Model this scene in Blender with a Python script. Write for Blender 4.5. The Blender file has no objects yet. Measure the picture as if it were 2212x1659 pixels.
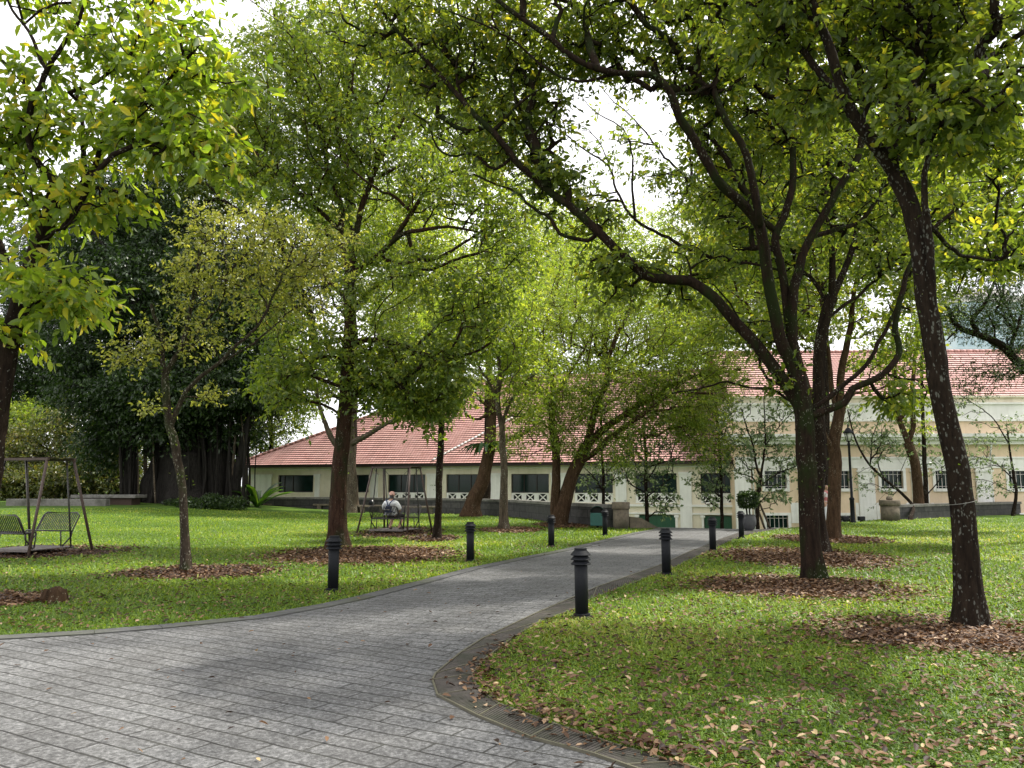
import bpy, bmesh, math, random
import numpy as np
from mathutils import Vector, Matrix
from mathutils.geometry import tessellate_polygon

RNG = np.random.default_rng(7)
random.seed(7)
SC = bpy.context.scene
COL = SC.collection

# ------------------------------------------------------------------ survey of the photograph (2212 x 1659 sheet)
FPX, CX, CY, EYE = 1700.0, 1106.0, 829.5, 1.65
PITCH = math.atan(220.5 / FPX)
SP, CP = math.sin(PITCH), math.cos(PITCH)

def ray(px, py):
    u, v = px - CX, CY - py
    return np.array([u, -v * SP + FPX * CP, v * CP + FPX * SP])

def W(px, py, Y):
    d = ray(px, py)
    t = Y / d[1]
    return np.array([d[0] * t, Y, EYE + d[2] * t])

def G(px, py, z=0.0):
    d = ray(px, py)
    t = (z - EYE) / d[2]
    return np.array([d[0] * t, d[1] * t, z])

def sstep(a, b, x):
    t = np.clip((np.asarray(x, float) - a) / (b - a), 0, 1)
    return t * t * (3 - 2 * t)

# edge of the raised lawn
CREST_PX = [(545, 1103), (700, 1104), (850, 1107), (940, 1109), (1020, 1111), (1112, 1117), (1215, 1130), (1280, 1138),
            (1420, 1142), (1590, 1147), (1660, 1147), (1730, 1143), (1830, 1131), (1923, 1124), (2040, 1118), (2212, 1111)]
_c = [G(*p) for p in CREST_PX]
_cx = np.array([-400, -60] + [p[0] for p in _c] + [40, 60, 400.])
_cy = np.array([64, 60] + [p[1] for p in _c] + [50, 56, 56.])
def crest(x):
    return np.interp(x, _cx, _cy)

def terrain(x, y):
    x = np.asarray(x, float); y = np.asarray(y, float)
    rise = 0.62 * sstep(24, 50, y) * sstep(-8, -24, x)
    s = y - (crest(x) + 1.1)
    drop = -2.7 * sstep(0, 2.5, s) * sstep(-24, -17, x)
    return rise + drop

def GT(px, py):
    z = 0.0
    for _ in range(12):
        p = G(px, py, z)
        z = 0.5 * z + 0.5 * float(terrain(p[0], p[1]))
    return G(px, py, z)

# ------------------------------------------------------------------ object helpers
def link(o, parent=None):
    COL.objects.link(o)
    if parent is not None:
        o.parent = parent
    return o

def tag(o, label=None, cat=None, group=None, kind=None):
    if label: o['label'] = label
    if cat: o['category'] = cat
    if group: o['group'] = group
    if kind: o['kind'] = kind
    return o

def thing(name, label, cat, loc=(0, 0, 0), rz=0.0, group=None):
    o = bpy.data.objects.new(name, None)
    o.empty_display_size = 0.2
    link(o)
    o.location = [float(v) for v in loc]
    o.rotation_euler = (0, 0, rz)
    return tag(o, label, cat, group)

def copy_tree(o, parent=None):
    c = o.copy(); COL.objects.link(c)
    if parent is not None: c.parent = parent
    for ch in list(o.children):
        copy_tree(ch, c)
    return c

def np_mesh(name, V, Q, mats, parent=None, tint=None, smooth=False, T=None, midx=None):
    """V (n,3), Q (m,4) quads and T (k,3) triangles."""
    me = bpy.data.meshes.new(name)
    V = np.asarray(V, np.float32)
    parts = []; starts = []; off = 0
    for A in (Q, T):
        if A is None or len(A) == 0: continue
        A = np.asarray(A, np.int32)
        parts.append(A.ravel()); k = A.shape[1]
        starts.append(off + np.arange(len(A), dtype=np.int32) * k)
        off += A.size
    loops = np.concatenate(parts); ls = np.concatenate(starts)
    me.vertices.add(len(V)); me.vertices.foreach_set('co', V.ravel())
    me.loops.add(len(loops)); me.loops.foreach_set('vertex_index', loops)
    me.polygons.add(len(ls)); me.polygons.foreach_set('loop_start', ls)
    if tint is not None:
        at = me.attributes.new('tint', 'FLOAT', 'POINT')
        at.data.foreach_set('value', np.asarray(tint, np.float32))
    if not isinstance(mats, (list, tuple)): mats = [mats]
    for m in mats: me.materials.append(m)
    if midx is not None: me.polygons.foreach_set('material_index', np.asarray(midx, np.int32))
    me.update(calc_edges=True)
    if smooth: me.polygons.foreach_set('use_smooth', np.ones(len(ls), bool))
    o = bpy.data.objects.new(name, me)
    return link(o, parent)

class MB:
    """collects simple shapes, then links them as one mesh object"""
    def __init__(self): self.v = []; self.f = []; self.sm = []
    def add(self, vs, fs, smooth=False):
        n = len(self.v); self.v += [tuple(map(float, p)) for p in vs]
        self.f += [tuple(i + n for i in q) for q in fs]; self.sm += [smooth] * len(fs)
    def box(self, x0, x1, y0, y1, z0, z1, bev=0.0):
        if bev <= 0:
            vs = [(x, y, z) for z in (z0, z1) for y in (y0, y1) for x in (x0, x1)]
            self.add(vs, [(0, 2, 3, 1), (4, 5, 7, 6), (0, 1, 5, 4), (2, 6, 7, 3), (0, 4, 6, 2), (1, 3, 7, 5)])
        else:
            bm = bmesh.new(); bmesh.ops.create_cube(bm, size=1)
            for v in bm.verts:
                v.co = Vector((x0 + (v.co.x + .5) * (x1 - x0), y0 + (v.co.y + .5) * (y1 - y0), z0 + (v.co.z + .5) * (z1 - z0)))
            bmesh.ops.bevel(bm, geom=bm.edges[:], offset=bev, segments=2, affect='EDGES', profile=.5)
            bm.verts.index_update()
            self.add([v.co[:] for v in bm.verts], [[v.index for v in f.verts] for f in bm.faces]); bm.free()
    def tube(self, pts, r, n=8, caps=True, smooth=True):
        V, Q = tube_np(np.array(pts, float), r, n)
        fs = [tuple(q) for q in Q]
        if caps:
            m = len(V); fs.append(tuple(range(n))[::-1]); fs.append(tuple(range(m - n, m)))
        self.add(V, fs, smooth)
    def bar(self, a, b, w, h=None):
        """square bar from a to b"""
        h = h or w
        a = Vector([float(t) for t in a]); b = Vector([float(t) for t in b]); d = (b - a).normalized()
        up = Vector((0, 0, 1)) if abs(d.z) < .95 else Vector((0, 1, 0))
        s = d.cross(up).normalized(); u = s.cross(d)
        vs = [p + s * (i * w / 2) + u * (j * h / 2) for p in (a, b) for i, j in ((-1, -1), (1, -1), (1, 1), (-1, 1))]
        self.add([tuple(p) for p in vs], [(0, 1, 5, 4), (1, 2, 6, 5), (2, 3, 7, 6), (3, 0, 4, 7), (3, 2, 1, 0), (4, 5, 6, 7)])
    def lathe(self, prof, c=(0, 0), n=24, smooth=True, caps=True):
        vs = [(c[0] + r * math.cos(2 * math.pi * k / n), c[1] + r * math.sin(2 * math.pi * k / n), z) for r, z in prof for k in range(n)]
        fs = [(i * n + k, i * n + (k + 1) % n, (i + 1) * n + (k + 1) % n, (i + 1) * n + k) for i in range(len(prof) - 1) for k in range(n)]
        if caps:
            fs.append(tuple(range(n))[::-1]); fs.append(tuple(range((len(prof) - 1) * n, len(prof) * n)))
        self.add(vs, fs, smooth)
    def poly(self, pts, z0, z1):
        """flat polygon (list of xy) extruded from z0 to z1"""
        n = len(pts); tris = tessellate_polygon([[Vector((p[0], p[1], 0)) for p in pts]])
        area = sum(pts[i][0] * pts[(i + 1) % n][1] - pts[(i + 1) % n][0] * pts[i][1] for i in range(n))
        vs = [(p[0], p[1], z1) for p in pts] + [(p[0], p[1], z0) for p in pts]
        fs = []
        for t in tris:
            a, b, c = [pts[i] for i in t]
            cr = (b[0] - a[0]) * (c[1] - a[1]) - (b[1] - a[1]) * (c[0] - a[0])
            fs.append(tuple(t) if cr > 0 else tuple(t)[::-1])
        for i in range(n):
            j = (i + 1) % n
            q = (i, i + n, j + n, j)
            fs.append(q if area > 0 else q[::-1])
        self.add(vs, fs)
    def build(self, name, mat, parent=None):
        me = bpy.data.meshes.new(name); me.from_pydata(self.v, [], self.f)
        me.materials.append(mat)
        me.polygons.foreach_set('use_smooth', self.sm); me.update()
        return link(bpy.data.objects.new(name, me), parent)

def tube_np(P, r, n, wob=0.0, rng=None):
    P = np.asarray(P, float); m = len(P)
    r = np.full(m, r, float) if np.isscalar(r) else np.asarray(r, float)
    T = np.gradient(P, axis=0); T /= np.linalg.norm(T, axis=1)[:, None] + 1e-9
    mean = T.mean(0)
    ref = np.array([1, 0, 0.]) if abs(mean[0]) < .6 else np.array([0, 1, 0.])
    if abs(mean @ ref) > .8: ref = np.array([0, 0, 1.])
    A = np.cross(T, ref); A /= np.linalg.norm(A, axis=1)[:, None] + 1e-9
    B = np.cross(T, A)
    a = np.arange(n) * 2 * math.pi / n
    R = r[:, None] * np.ones((1, n))
    if wob > 0:
        kc = max(3, int(m / 5) + 2); gsm = rng.random((kc, n)) - .5
        xi = np.linspace(0, kc - 1.001, m); i0 = xi.astype(int); fr_ = (xi - i0)[:, None]
        R = R * (1 + 1.5 * wob * (gsm[i0] * (1 - fr_) + gsm[i0 + 1] * fr_) + .35 * wob * (rng.random((m, n)) - .5))
    V = P[:, None, :] + R[:, :, None] * (np.cos(a)[None, :, None] * A[:, None, :] + np.sin(a)[None, :, None] * B[:, None, :])
    i = np.arange(m - 1)[:, None]; k = np.arange(n)[None, :]
    Q = np.stack([i * n + k, i * n + (k + 1) % n, (i + 1) * n + (k + 1) % n, (i + 1) * n + k], -1).reshape(-1, 4)
    return V.reshape(-1, 3), Q

def catmull(P, step):
    P = np.asarray(P, float)
    if len(P) < 3:
        n = max(2, int(np.linalg.norm(P[-1] - P[0]) / step) + 1)
        t = np.linspace(0, 1, n)[:, None]
        return P[0] * (1 - t) + P[-1] * t, np.linspace(0, 1, n)
    E = np.vstack([2 * P[0] - P[1], P, 2 * P[-1] - P[-2]])
    out = []
    for i in range(len(P) - 1):
        a, b, c, d = E[i:i + 4]
        n = max(2, int(np.linalg.norm(c - b) / step) + 1)
        t = np.linspace(0, 1, n, endpoint=False)[:, None]
        out.append(.5 * ((2 * b) + (-a + c) * t + (2 * a - 5 * b + 4 * c - d) * t ** 2 + (-a + 3 * b - 3 * c + d) * t ** 3))
    out.append(P[-1:])
    out = np.vstack(out)
    s = np.concatenate([[0], np.cumsum(np.linalg.norm(np.diff(out, axis=0), axis=1))])
    return out, s / s[-1]

def in_poly(x, y, poly):
    poly = np.asarray(poly); ins = np.zeros(len(x), bool); n = len(poly)
    for i in range(n):
        x1, y1 = poly[i][:2]; x2, y2 = poly[(i + 1) % n][:2]
        c = ((y1 > y) != (y2 > y)) & (x < (x2 - x1) * (y - y1) / (y2 - y1 + 1e-12) + x1)
        ins ^= c
    return ins

# ------------------------------------------------------------------ materials
def new_mat(name):
    m = bpy.data.materials.new(name); m.use_nodes = True
    nt = m.node_tree; b = nt.nodes['Principled BSDF']
    return m, nt, b
def N(nt, t, **kw):
    n = nt.nodes.new(t)
    for k, v in kw.items():
        if k in n.inputs: n.inputs[k].default_value = v
        else: setattr(n, k, v)
    return n
def ramp(nt, stops, fac=None):
    r = nt.nodes.new('ShaderNodeValToRGB'); e = r.color_ramp.elements
    while len(e) < len(stops): e.new(.5)
    for el, (p, c) in zip(e, stops):
        el.position = p; el.color = (*c, 1) if len(c) == 3 else c
    if fac is not None: nt.links.new(fac, r.inputs['Fac'])
    return r
def g3(v): return (v, v, v)
def mix(nt, fac, a, b, mode='MIX'):
    m = nt.nodes.new('ShaderNodeMix'); m.data_type = 'RGBA'; m.blend_type = mode
    for s, v in ((m.inputs[0], fac), (m.inputs[6], a), (m.inputs[7], b)):
        if hasattr(v, 'is_output') or isinstance(v, bpy.types.NodeSocket): nt.links.new(v, s)
        elif isinstance(v, (tuple, list)): s.default_value = (*v, 1) if len(v) == 3 else v
        else: s.default_value = v
    return m.outputs[2]
def coords(nt, scale=(1, 1, 1), rot=(0, 0, 0), out='Object'):
    tc = nt.nodes.new('ShaderNodeTexCoord'); mp = nt.nodes.new('ShaderNodeMapping')
    mp.inputs['Scale'].default_value = scale; mp.inputs['Rotation'].default_value = rot
    nt.links.new(tc.outputs[out], mp.inputs['Vector']); return mp.outputs['Vector']
def noise(nt, vec, scale, detail=4, rough=.55):
    n = N(nt, 'ShaderNodeTexNoise'); n.inputs['Scale'].default_value = scale; n.inputs['Detail'].default_value = detail
    n.inputs['Roughness'].default_value = rough
    nt.links.new(vec, n.inputs['Vector']); return n.outputs['Fac']
def bump(nt, b, h, strength=.5, dist=.02):
    n = N(nt, 'ShaderNodeBump', Strength=strength, Distance=dist)
    nt.links.new(h, n.inputs['Height']); nt.links.new(n.outputs['Normal'], b.inputs['Normal'])

def mottled(name, c1, c2, scale=6, rough=.8, bump_s=.3, stretch=(1, 1, 1), spec=.3, bdist=.01, c3=None, s3=.7):
    m, nt, b = new_mat(name); v = coords(nt, stretch)
    n1 = noise(nt, v, scale, 6, .65)
    col = ramp(nt, [(.3, c1), (.7, c2)], n1).outputs['Color']
    if c3:
        n2 = noise(nt, v, s3, 4, .6)
        col = mix(nt, ramp(nt, [(.45, g3(0)), (.7, g3(1))], n2).outputs['Color'], col, c3)
    nt.links.new(col, b.inputs['Base Color'])
    b.inputs['Roughness'].default_value = rough; b.inputs['Specular IOR Level'].default_value = spec
    if bump_s > 0: bump(nt, b, noise(nt, v, scale * 4, 5, .7), bump_s, bdist)
    return m

def bark(name, c1, c2, lichen=0.0, lichen_c=(.30, .30, .26), moss=None, stretch=.25, scale=14):
    m, nt, b = new_mat(name); v = coords(nt, (1, 1, stretch))
    n1 = noise(nt, v, scale, 8, .7)
    col = ramp(nt, [(.32, c1), (.68, c2)], n1).outputs['Color']
    vv = coords(nt, (1, 1, .55))
    if moss:
        n2 = noise(nt, vv, 2.2, 4, .6)
        col = mix(nt, ramp(nt, [(.48, g3(0)), (.62, g3(1))], n2).outputs['Color'], col, moss)
    if lichen > 0:
        vo = N(nt, 'ShaderNodeTexVoronoi'); vo.inputs['Scale'].default_value = 26; vo.inputs['Randomness'].default_value = 1
        nz = N(nt, 'ShaderNodeTexNoise'); nz.inputs['Scale'].default_value = 20
        nt.links.new(vv, nz.inputs['Vector'])
        add = N(nt, 'ShaderNodeVectorMath', operation='MULTIPLY_ADD'); add.inputs[1].default_value = g3(.07)
        nt.links.new(nz.outputs['Color'], add.inputs[0]); nt.links.new(vv, add.inputs[2]); nt.links.new(add.outputs[0], vo.inputs['Vector'])
        n3 = noise(nt, vv, 3.0, 3, .6)
        sm = N(nt, 'ShaderNodeMath', operation='MULTIPLY_ADD'); sm.inputs[1].default_value = -.9
        nt.links.new(n3, sm.inputs[0]); nt.links.new(vo.outputs['Distance'], sm.inputs[2])
        msk = ramp(nt, [(0, g3(1)), (max(.01, lichen * .22), g3(.9)), (lichen * .22 + .07, g3(0))], None)
        ad = N(nt, 'ShaderNodeMath', operation='ADD'); ad.inputs[1].default_value = .40
        nt.links.new(sm.outputs[0], ad.inputs[0]); nt.links.new(ad.outputs[0], msk.inputs['Fac'])
        col = mix(nt, msk.outputs['Color'], col, lichen_c)
    nt.links.new(col, b.inputs['Base Color']); b.inputs['Roughness'].default_value = .9
    b.inputs['Specular IOR Level'].default_value = .06
    w = noise(nt, coords(nt, (1, 1, .18)), scale * 2.2, 6, .7)
    bump(nt, b, w, .9, .03)
    return m

def leafmat(name, stops, trans=.42, tcol=None, rough=.42, spec=.45):
    m, nt, b = new_mat(name)
    at = N(nt, 'ShaderNodeAttribute', attribute_name='tint')
    cr = ramp(nt, stops, at.outputs['Fac'])
    nt.links.new(cr.outputs['Color'], b.inputs['Base Color'])
    b.inputs['Roughness'].default_value = rough; b.inputs['Specular IOR Level'].default_value = spec
    tr = N(nt, 'ShaderNodeBsdfTranslucent')
    mul = mix(nt, 1.0, cr.outputs['Color'], tcol or (2.9, 2.4, .8), 'MULTIPLY')
    nt.links.new(mul, tr.inputs['Color'])
    mx = N(nt, 'ShaderNodeMixShader'); mx.inputs[0].default_value = trans
    nt.links.new(b.outputs[0], mx.inputs[1]); nt.links.new(tr.outputs[0], mx.inputs[2])
    nt.links.new(mx.outputs[0], nt.nodes['Material Output'].inputs['Surface'])
    return m

def plain(name, c, rough=.5, metal=0, spec=.5, var=.12, scale=9, bmp=.05):
    d = tuple(x * (1 - var) for x in c); e = tuple(min(1, x * (1 + var)) for x in c)
    m = mottled(name, d, e, scale, rough, bmp, spec=spec, bdist=.004)
    m.node_tree.nodes['Principled BSDF'].inputs['Metallic'].default_value = metal
    return m

M = {}
M['bark_dark'] = bark('dark_bark', (.007, .005, .004), (.028, .019, .013), 0.35, (.16, .155, .13))
M['bark_lichen'] = bark('lichen_bark', (.007, .005, .004), (.027, .019, .013), .75, (.095, .095, .08))
M['bark_moss'] = bark('mossy_bark', (.007, .005, .004), (.030, .019, .013), 0.2, (.13, .13, .1), (.016, .022, .007))
M['bark_red'] = bark('reddish_bark', (.015, .008, .006), (.058, .032, .021), 0.2, (.16, .14, .11), (.022, .022, .010))
M['bark_pale'] = bark('pale_bark', (.028, .022, .016), (.12, .095, .066), 0.4, (.26, .25, .2))
M['bark_brown'] = bark('brown_bark', (.022, .013, .008), (.085, .052, .030), 0.2, (.2, .17, .12))
M['bark_mottled'] = bark('mottled_bark', (.014, .010, .008), (.065, .050, .036), .7, (.20, .19, .15), (.03, .035, .015))
M['root'] = bark('aerial_root', (.006, .0055, .005), (.030, .027, .023), 0, stretch=.1)
M['leaf_yellow'] = leafmat('yellow_green_leaf', [(0, (.075, .125, .016)), (.5, (.14, .20, .026)), (.86, (.24, .28, .04)), (1, (.36, .30, .03))], .5, (2.15, 2.2, .8))
M['leaf_deep'] = leafmat('deep_green_leaf', [(0, (.046, .078, .016)), (.5, (.094, .135, .025)), (.88, (.17, .208, .038)), (1, (.26, .25, .035))], .52, (2.5, 2.3, .8))
M['leaf_mid'] = leafmat('mid_green_leaf', [(0, (.048, .082, .018)), (.5, (.098, .143, .028)), (.9, (.185, .218, .042)), (1, (.26, .26, .04))], .5, (2.4, 2.3, .8))
M['leaf_olive'] = leafmat('olive_yellow_leaf', [(0, (.10, .125, .026)), (.45, (.20, .22, .045)), (.85, (.32, .32, .08)), (1, (.36, .31, .10))], .42, (1.9, 1.85, .9))
M['leaf_fine'] = leafmat('fine_bright_leaf', [(0, (.070, .106, .019)), (.5, (.145, .196, .034)), (1, (.30, .315, .062))], .52, (2.15, 2.25, .8))
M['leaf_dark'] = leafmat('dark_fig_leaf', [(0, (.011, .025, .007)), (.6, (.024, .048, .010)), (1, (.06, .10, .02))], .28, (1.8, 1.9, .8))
M['leaf_blue'] = leafmat('blue_green_leaf', [(0, (.06, .095, .045)), (.6, (.12, .165, .08)), (1, (.24, .28, .17))], .4, (1.7, 1.8, 1.1))
M['leaf_brown'] = leafmat('brownish_leaf', [(0, (.03, .05, .012)), (.5, (.08, .095, .020)), (1, (.17, .14, .035))], .35, (1.8, 1.8, .8))
M['leaf_moss'] = leafmat('creeper_leaf', [(0, (.02, .045, .008)), (.6, (.05, .095, .012)), (1, (.12, .18, .03))], .35)
M['grass'] = leafmat('grass_blade', [(0, (.055, .105, .013)), (.5, (.118, .198, .0195)), (.85, (.21, .28, .035)), (1, (.30, .29, .10))], .4, (2.0, 1.8, .8), .5, .35)
M['dry_leaf'] = leafmat('dry_leaf', [(0, (.022, .011, .006)), (.35, (.085, .042, .020)), (.7, (.21, .125, .065)), (.93, (.40, .29, .19)), (1, (.40, .33, .07))], .15, (1.3, 1.1, .9), .6, .3)
# ================================================================== GROUND, PATH, DRAIN
def axis(segs):
    out = []
    for a, b, s in segs: out += list(np.arange(a, b, s))
    return np.array(out + [segs[-1][1]])
gx = axis([(-1500, -200, 260), (-200, -60, 20), (-60, -30, 2), (-30, 46, .6), (46, 70, 3), (70, 200, 26), (200, 1500, 260)])
gy = axis([(-300, -20, 40), (-20, 24, 2), (24, 62, .4), (62, 80, 3), (80, 200, 20), (200, 2400, 220)])
X, Y = np.meshgrid(gx, gy, indexing='ij')
Z = terrain(X, Y)
V = np.stack([X, Y, Z], -1).reshape(-1, 3)
ny = len(gy)
i, j = np.meshgrid(np.arange(len(gx) - 1), np.arange(ny - 1), indexing='ij')
Q = np.stack([i * ny + j, (i + 1) * ny + j, (i + 1) * ny + j + 1, i * ny + j + 1], -1).reshape(-1, 4)

m, nt, b = new_mat('lawn_turf'); v = coords(nt)
n1 = noise(nt, v, .55, 5, .6); n2 = noise(nt, v, 9, 6, .7); n3 = noise(nt, v, 60, 3, .7)
col = ramp(nt, [(.3, (.042, .085, .012)), (.55, (.075, .14, .016)), (.75, (.115, .185, .022))], n1).outputs['Color']
col = mix(nt, ramp(nt, [(.52, g3(0)), (.72, g3(.55))], n2).outputs['Color'], col, (.085, .075, .03))
col = mix(nt, ramp(nt, [(.3, g3(.75)), (.62, g3(0))], n3).outputs['Color'], col, (.02, .035, .008))
nt.links.new(col, b.inputs['Base Color']); b.inputs['Roughness'].default_value = .95; b.inputs['Specular IOR Level'].default_value = .1
bump(nt, b, n3, .8, .03)
M['turf'] = m
ground = np_mesh('ground', V, Q, M['turf'], smooth=True); tag(ground, kind='structure')
ground['label'] = 'mown green lawn on a raised terrace'

# outlines surveyed from the photograph
LEFT_PX = [(0, 1376), (85, 1371), (205, 1364), (342, 1353), (547, 1333), (684, 1309), (756, 1294), (805, 1282), (907, 1256),
           (1010, 1229), (1112, 1208), (1215, 1188), (1283, 1172), (1351, 1155), (1416, 1143)]
INNER_PX = [(1592, 1152), (1560, 1163), (1500, 1188), (1427, 1222), (1290, 1270), (1157, 1328), (1044, 1382), (996, 1413), (941, 1459), (934, 1473),
            (945, 1506), (1034, 1552), (1146, 1598), (1283, 1635), (1352, 1659)]
OUTER_PX = [(1612, 1156), (1585, 1166), (1535, 1190), (1450, 1230), (1280, 1294), (1242, 1318), (1160, 1348), (1105, 1383), (1044, 1430), (1020, 1461),
            (1030, 1492), (1078, 1526), (1198, 1570), (1328, 1615), (1458, 1653)]
LEFT = [G(*p)[:2] for p in LEFT_PX]
LEFT = [np.array([-16, LEFT[0][1] + .55])] + LEFT + [np.array([5.7, crest(5.7) + .9])]
INNER = [G(*p)[:2] for p in INNER_PX]; OUTER = [G(*p)[:2] for p in OUTER_PX]
di = INNER[-1] - INNER[-4]; di /= np.linalg.norm(di)
w = OUTER[-1] - INNER[-2]
INNER = [np.array([9.6, crest(9.6) + .9])] + INNER + [INNER[-1] + di * 4]
OUTER = [np.array([10.6, crest(10.6) + .9])] + OUTER + [OUTER[-1] + di * 4]

def offset(line, d):
    L = np.array(line); T = np.gradient(L, axis=0); T /= np.linalg.norm(T, axis=1)[:, None]
    return L + d * np.stack([-T[:, 1], T[:, 0]], 1)

KERB = offset(LEFT, -.26)               # the path side of the kerb stones
def strip(a, b, z):
    a = np.asarray(a); b = np.asarray(b); n = len(a)
    V = np.vstack([np.c_[a, np.full(n, z)], np.c_[b, np.full(n, z)]])
    Q = [(k, k + n, k + n + 1, k + 1) for k in range(n - 1)]
    return V, Q

def paver(name, ang, bw, rh, tone=1.0):
    m, nt, b = new_mat(name)
    v = coords(nt, (1, 1, 1), (0, 0, -ang))
    wob = N(nt, 'ShaderNodeTexNoise'); wob.inputs['Scale'].default_value = 1.3; wob.inputs['Detail'].default_value = 3
    nt.links.new(v, wob.inputs['Vector'])
    ma = N(nt, 'ShaderNodeVectorMath', operation='MULTIPLY_ADD'); ma.inputs[1].default_value = g3(.06)
    nt.links.new(wob.outputs['Color'], ma.inputs[0]); nt.links.new(v, ma.inputs[2])
    br = N(nt, 'ShaderNodeTexBrick'); br.offset = .43; br.squash = 1
    br.inputs['Scale'].default_value = 1; br.inputs['Brick Width'].default_value = bw; br.inputs['Row Height'].default_value = rh
    br.inputs['Mortar Size'].default_value = .0088; br.inputs['Mortar Smooth'].default_value = .15; br.inputs['Bias'].default_value = 0
    br.inputs['Color1'].default_value = (*g3(0), 1); br.inputs['Color2'].default_value = (*g3(1), 1); br.inputs['Mortar'].default_value = (*g3(.5), 1)
    nt.links.new(ma.outputs[0], br.inputs['Vector'])
    br2 = N(nt, 'ShaderNodeTexBrick'); br2.offset = 0
    for kk_, vv_ in (('Scale', 1), ('Brick Width', 900), ('Row Height', rh), ('Mortar Size', .0088), ('Mortar Smooth', .15)): br2.inputs[kk_].default_value = vv_
    nt.links.new(ma.outputs[0], br2.inputs['Vector'])
    hf = N(nt, 'ShaderNodeMath', operation='MULTIPLY'); hf.inputs[1].default_value = .88; nt.links.new(br.outputs['Fac'], hf.inputs[0])
    jf = N(nt, 'ShaderNodeMath', operation='MAXIMUM'); nt.links.new(hf.outputs[0], jf.inputs[0]); nt.links.new(br2.outputs['Fac'], jf.inputs[1])
    base = ramp(nt, [(0, (.24 * tone, .24 * tone, .238 * tone)), (.5, (.27 * tone, .271 * tone, .270 * tone)), (1, (.305 * tone, .307 * tone, .306 * tone))], br.outputs['Color']).outputs['Color']
    sp = noise(nt, v, 27, 7, .85); sp2 = noise(nt, v, 24, 4, .7); bl = noise(nt, v, 1.1, 6, .65)
    col = mix(nt, 1, base, ramp(nt, [(.37, g3(.30)), (.5, g3(.92)), (.62, g3(1.95))], sp).outputs['Color'], 'MULTIPLY')
    col = mix(nt, 1, col, ramp(nt, [(.3, g3(.8)), (.7, g3(1.2))], sp2).outputs['Color'], 'MULTIPLY')
    col = mix(nt, 1, col, ramp(nt, [(.3, (.72, .71, .70)), (.5, g3(1)), (.72, (1.22, 1.22, 1.22))], bl).outputs['Color'], 'MULTIPLY')
    jm = mix(nt, ramp(nt, [(.4, g3(0)), (.6, g3(1))], noise(nt, v, 3.1, 3, .6)).outputs['Color'], (.012, .011, .010), (.03, .03, .025))
    col = mix(nt, jf.outputs[0], col, jm)
    nt.links.new(col, b.inputs['Base Color']); b.inputs['Roughness'].default_value = .78; b.inputs['Specular IOR Level'].default_value = .35
    inv = N(nt, 'ShaderNodeMath', operation='MULTIPLY_ADD'); inv.inputs[1].default_value = -1.6
    nt.links.new(jf.outputs[0], inv.inputs[0])
    h2 = N(nt, 'ShaderNodeMath', operation='MULTIPLY'); h2.inputs[1].default_value = .35; nt.links.new(sp, h2.inputs[0])
    nt.links.new(h2.outputs[0], inv.inputs[2])
    bump(nt, b, inv.outputs[0], .9, .018)
    return m
M['paver_near'] = paver('granite_pavers', math.radians(-30.5), .62, .182, .35)
pd = G(1450, 1185)[:2] - G(1010, 1390)[:2]; pang = math.atan2(pd[1], pd[0])
M['paver_far'] = paver('granite_pavers_across', pang - math.pi / 2, .42, .20, .37)

# the line where the coursing turns
sA, sB = G(470, 1340)[:2], G(1000, 1410)[:2]
kl = list(KERB); inn = list(INNER)
ia = min(range(len(kl)), key=lambda k: np.linalg.norm(kl[k] - sA)); ib = min(range(len(inn)), key=lambda k: np.linalg.norm(inn[k] - sB))
far = kl[ia:] + inn[:ib + 1]
near = kl[:ia + 1] + inn[ib:] + [np.array([7., -8.]), np.array([-16., -8.])]
def flat(name, poly, z, mat, lab):
    mb = MB(); mb.poly([tuple(p) for p in poly], -.05, z)
    return tag(mb.build(name, mat), lab, kind='structure')
flat('path', far, .006, M['paver_far'], 'grey granite path running up to the crest')
flat('path', near, .007, M['paver_near'], 'grey granite pavers of the open forecourt')
M['kerb'] = mottled('kerb_stone', (.045, .045, .046), (.10, .10, .10), 9, .8, .4, c3=(.06, .065, .04))
kb = MB()
for k in range(len(LEFT) - 1):                                   # kerb stones butted end to end
    a0, a1, b0, b1 = np.array(LEFT[k]), np.array(LEFT[k + 1]), KERB[k], KERB[k + 1]
    n = max(1, int(np.linalg.norm(a1 - a0) / .9))
    for q in range(n):
        t0, t1 = q / n + .004, (q + 1) / n - .004
        c = [a0 + (a1 - a0) * t0, a0 + (a1 - a0) * t1, b0 + (b1 - b0) * t1, b0 + (b1 - b0) * t0]
        kb.poly([tuple(p) for p in c], -.06, .022)
tag(kb.build('kerb', M['kerb']), 'dark flush kerb stones along the lawn', kind='structure')

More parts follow.
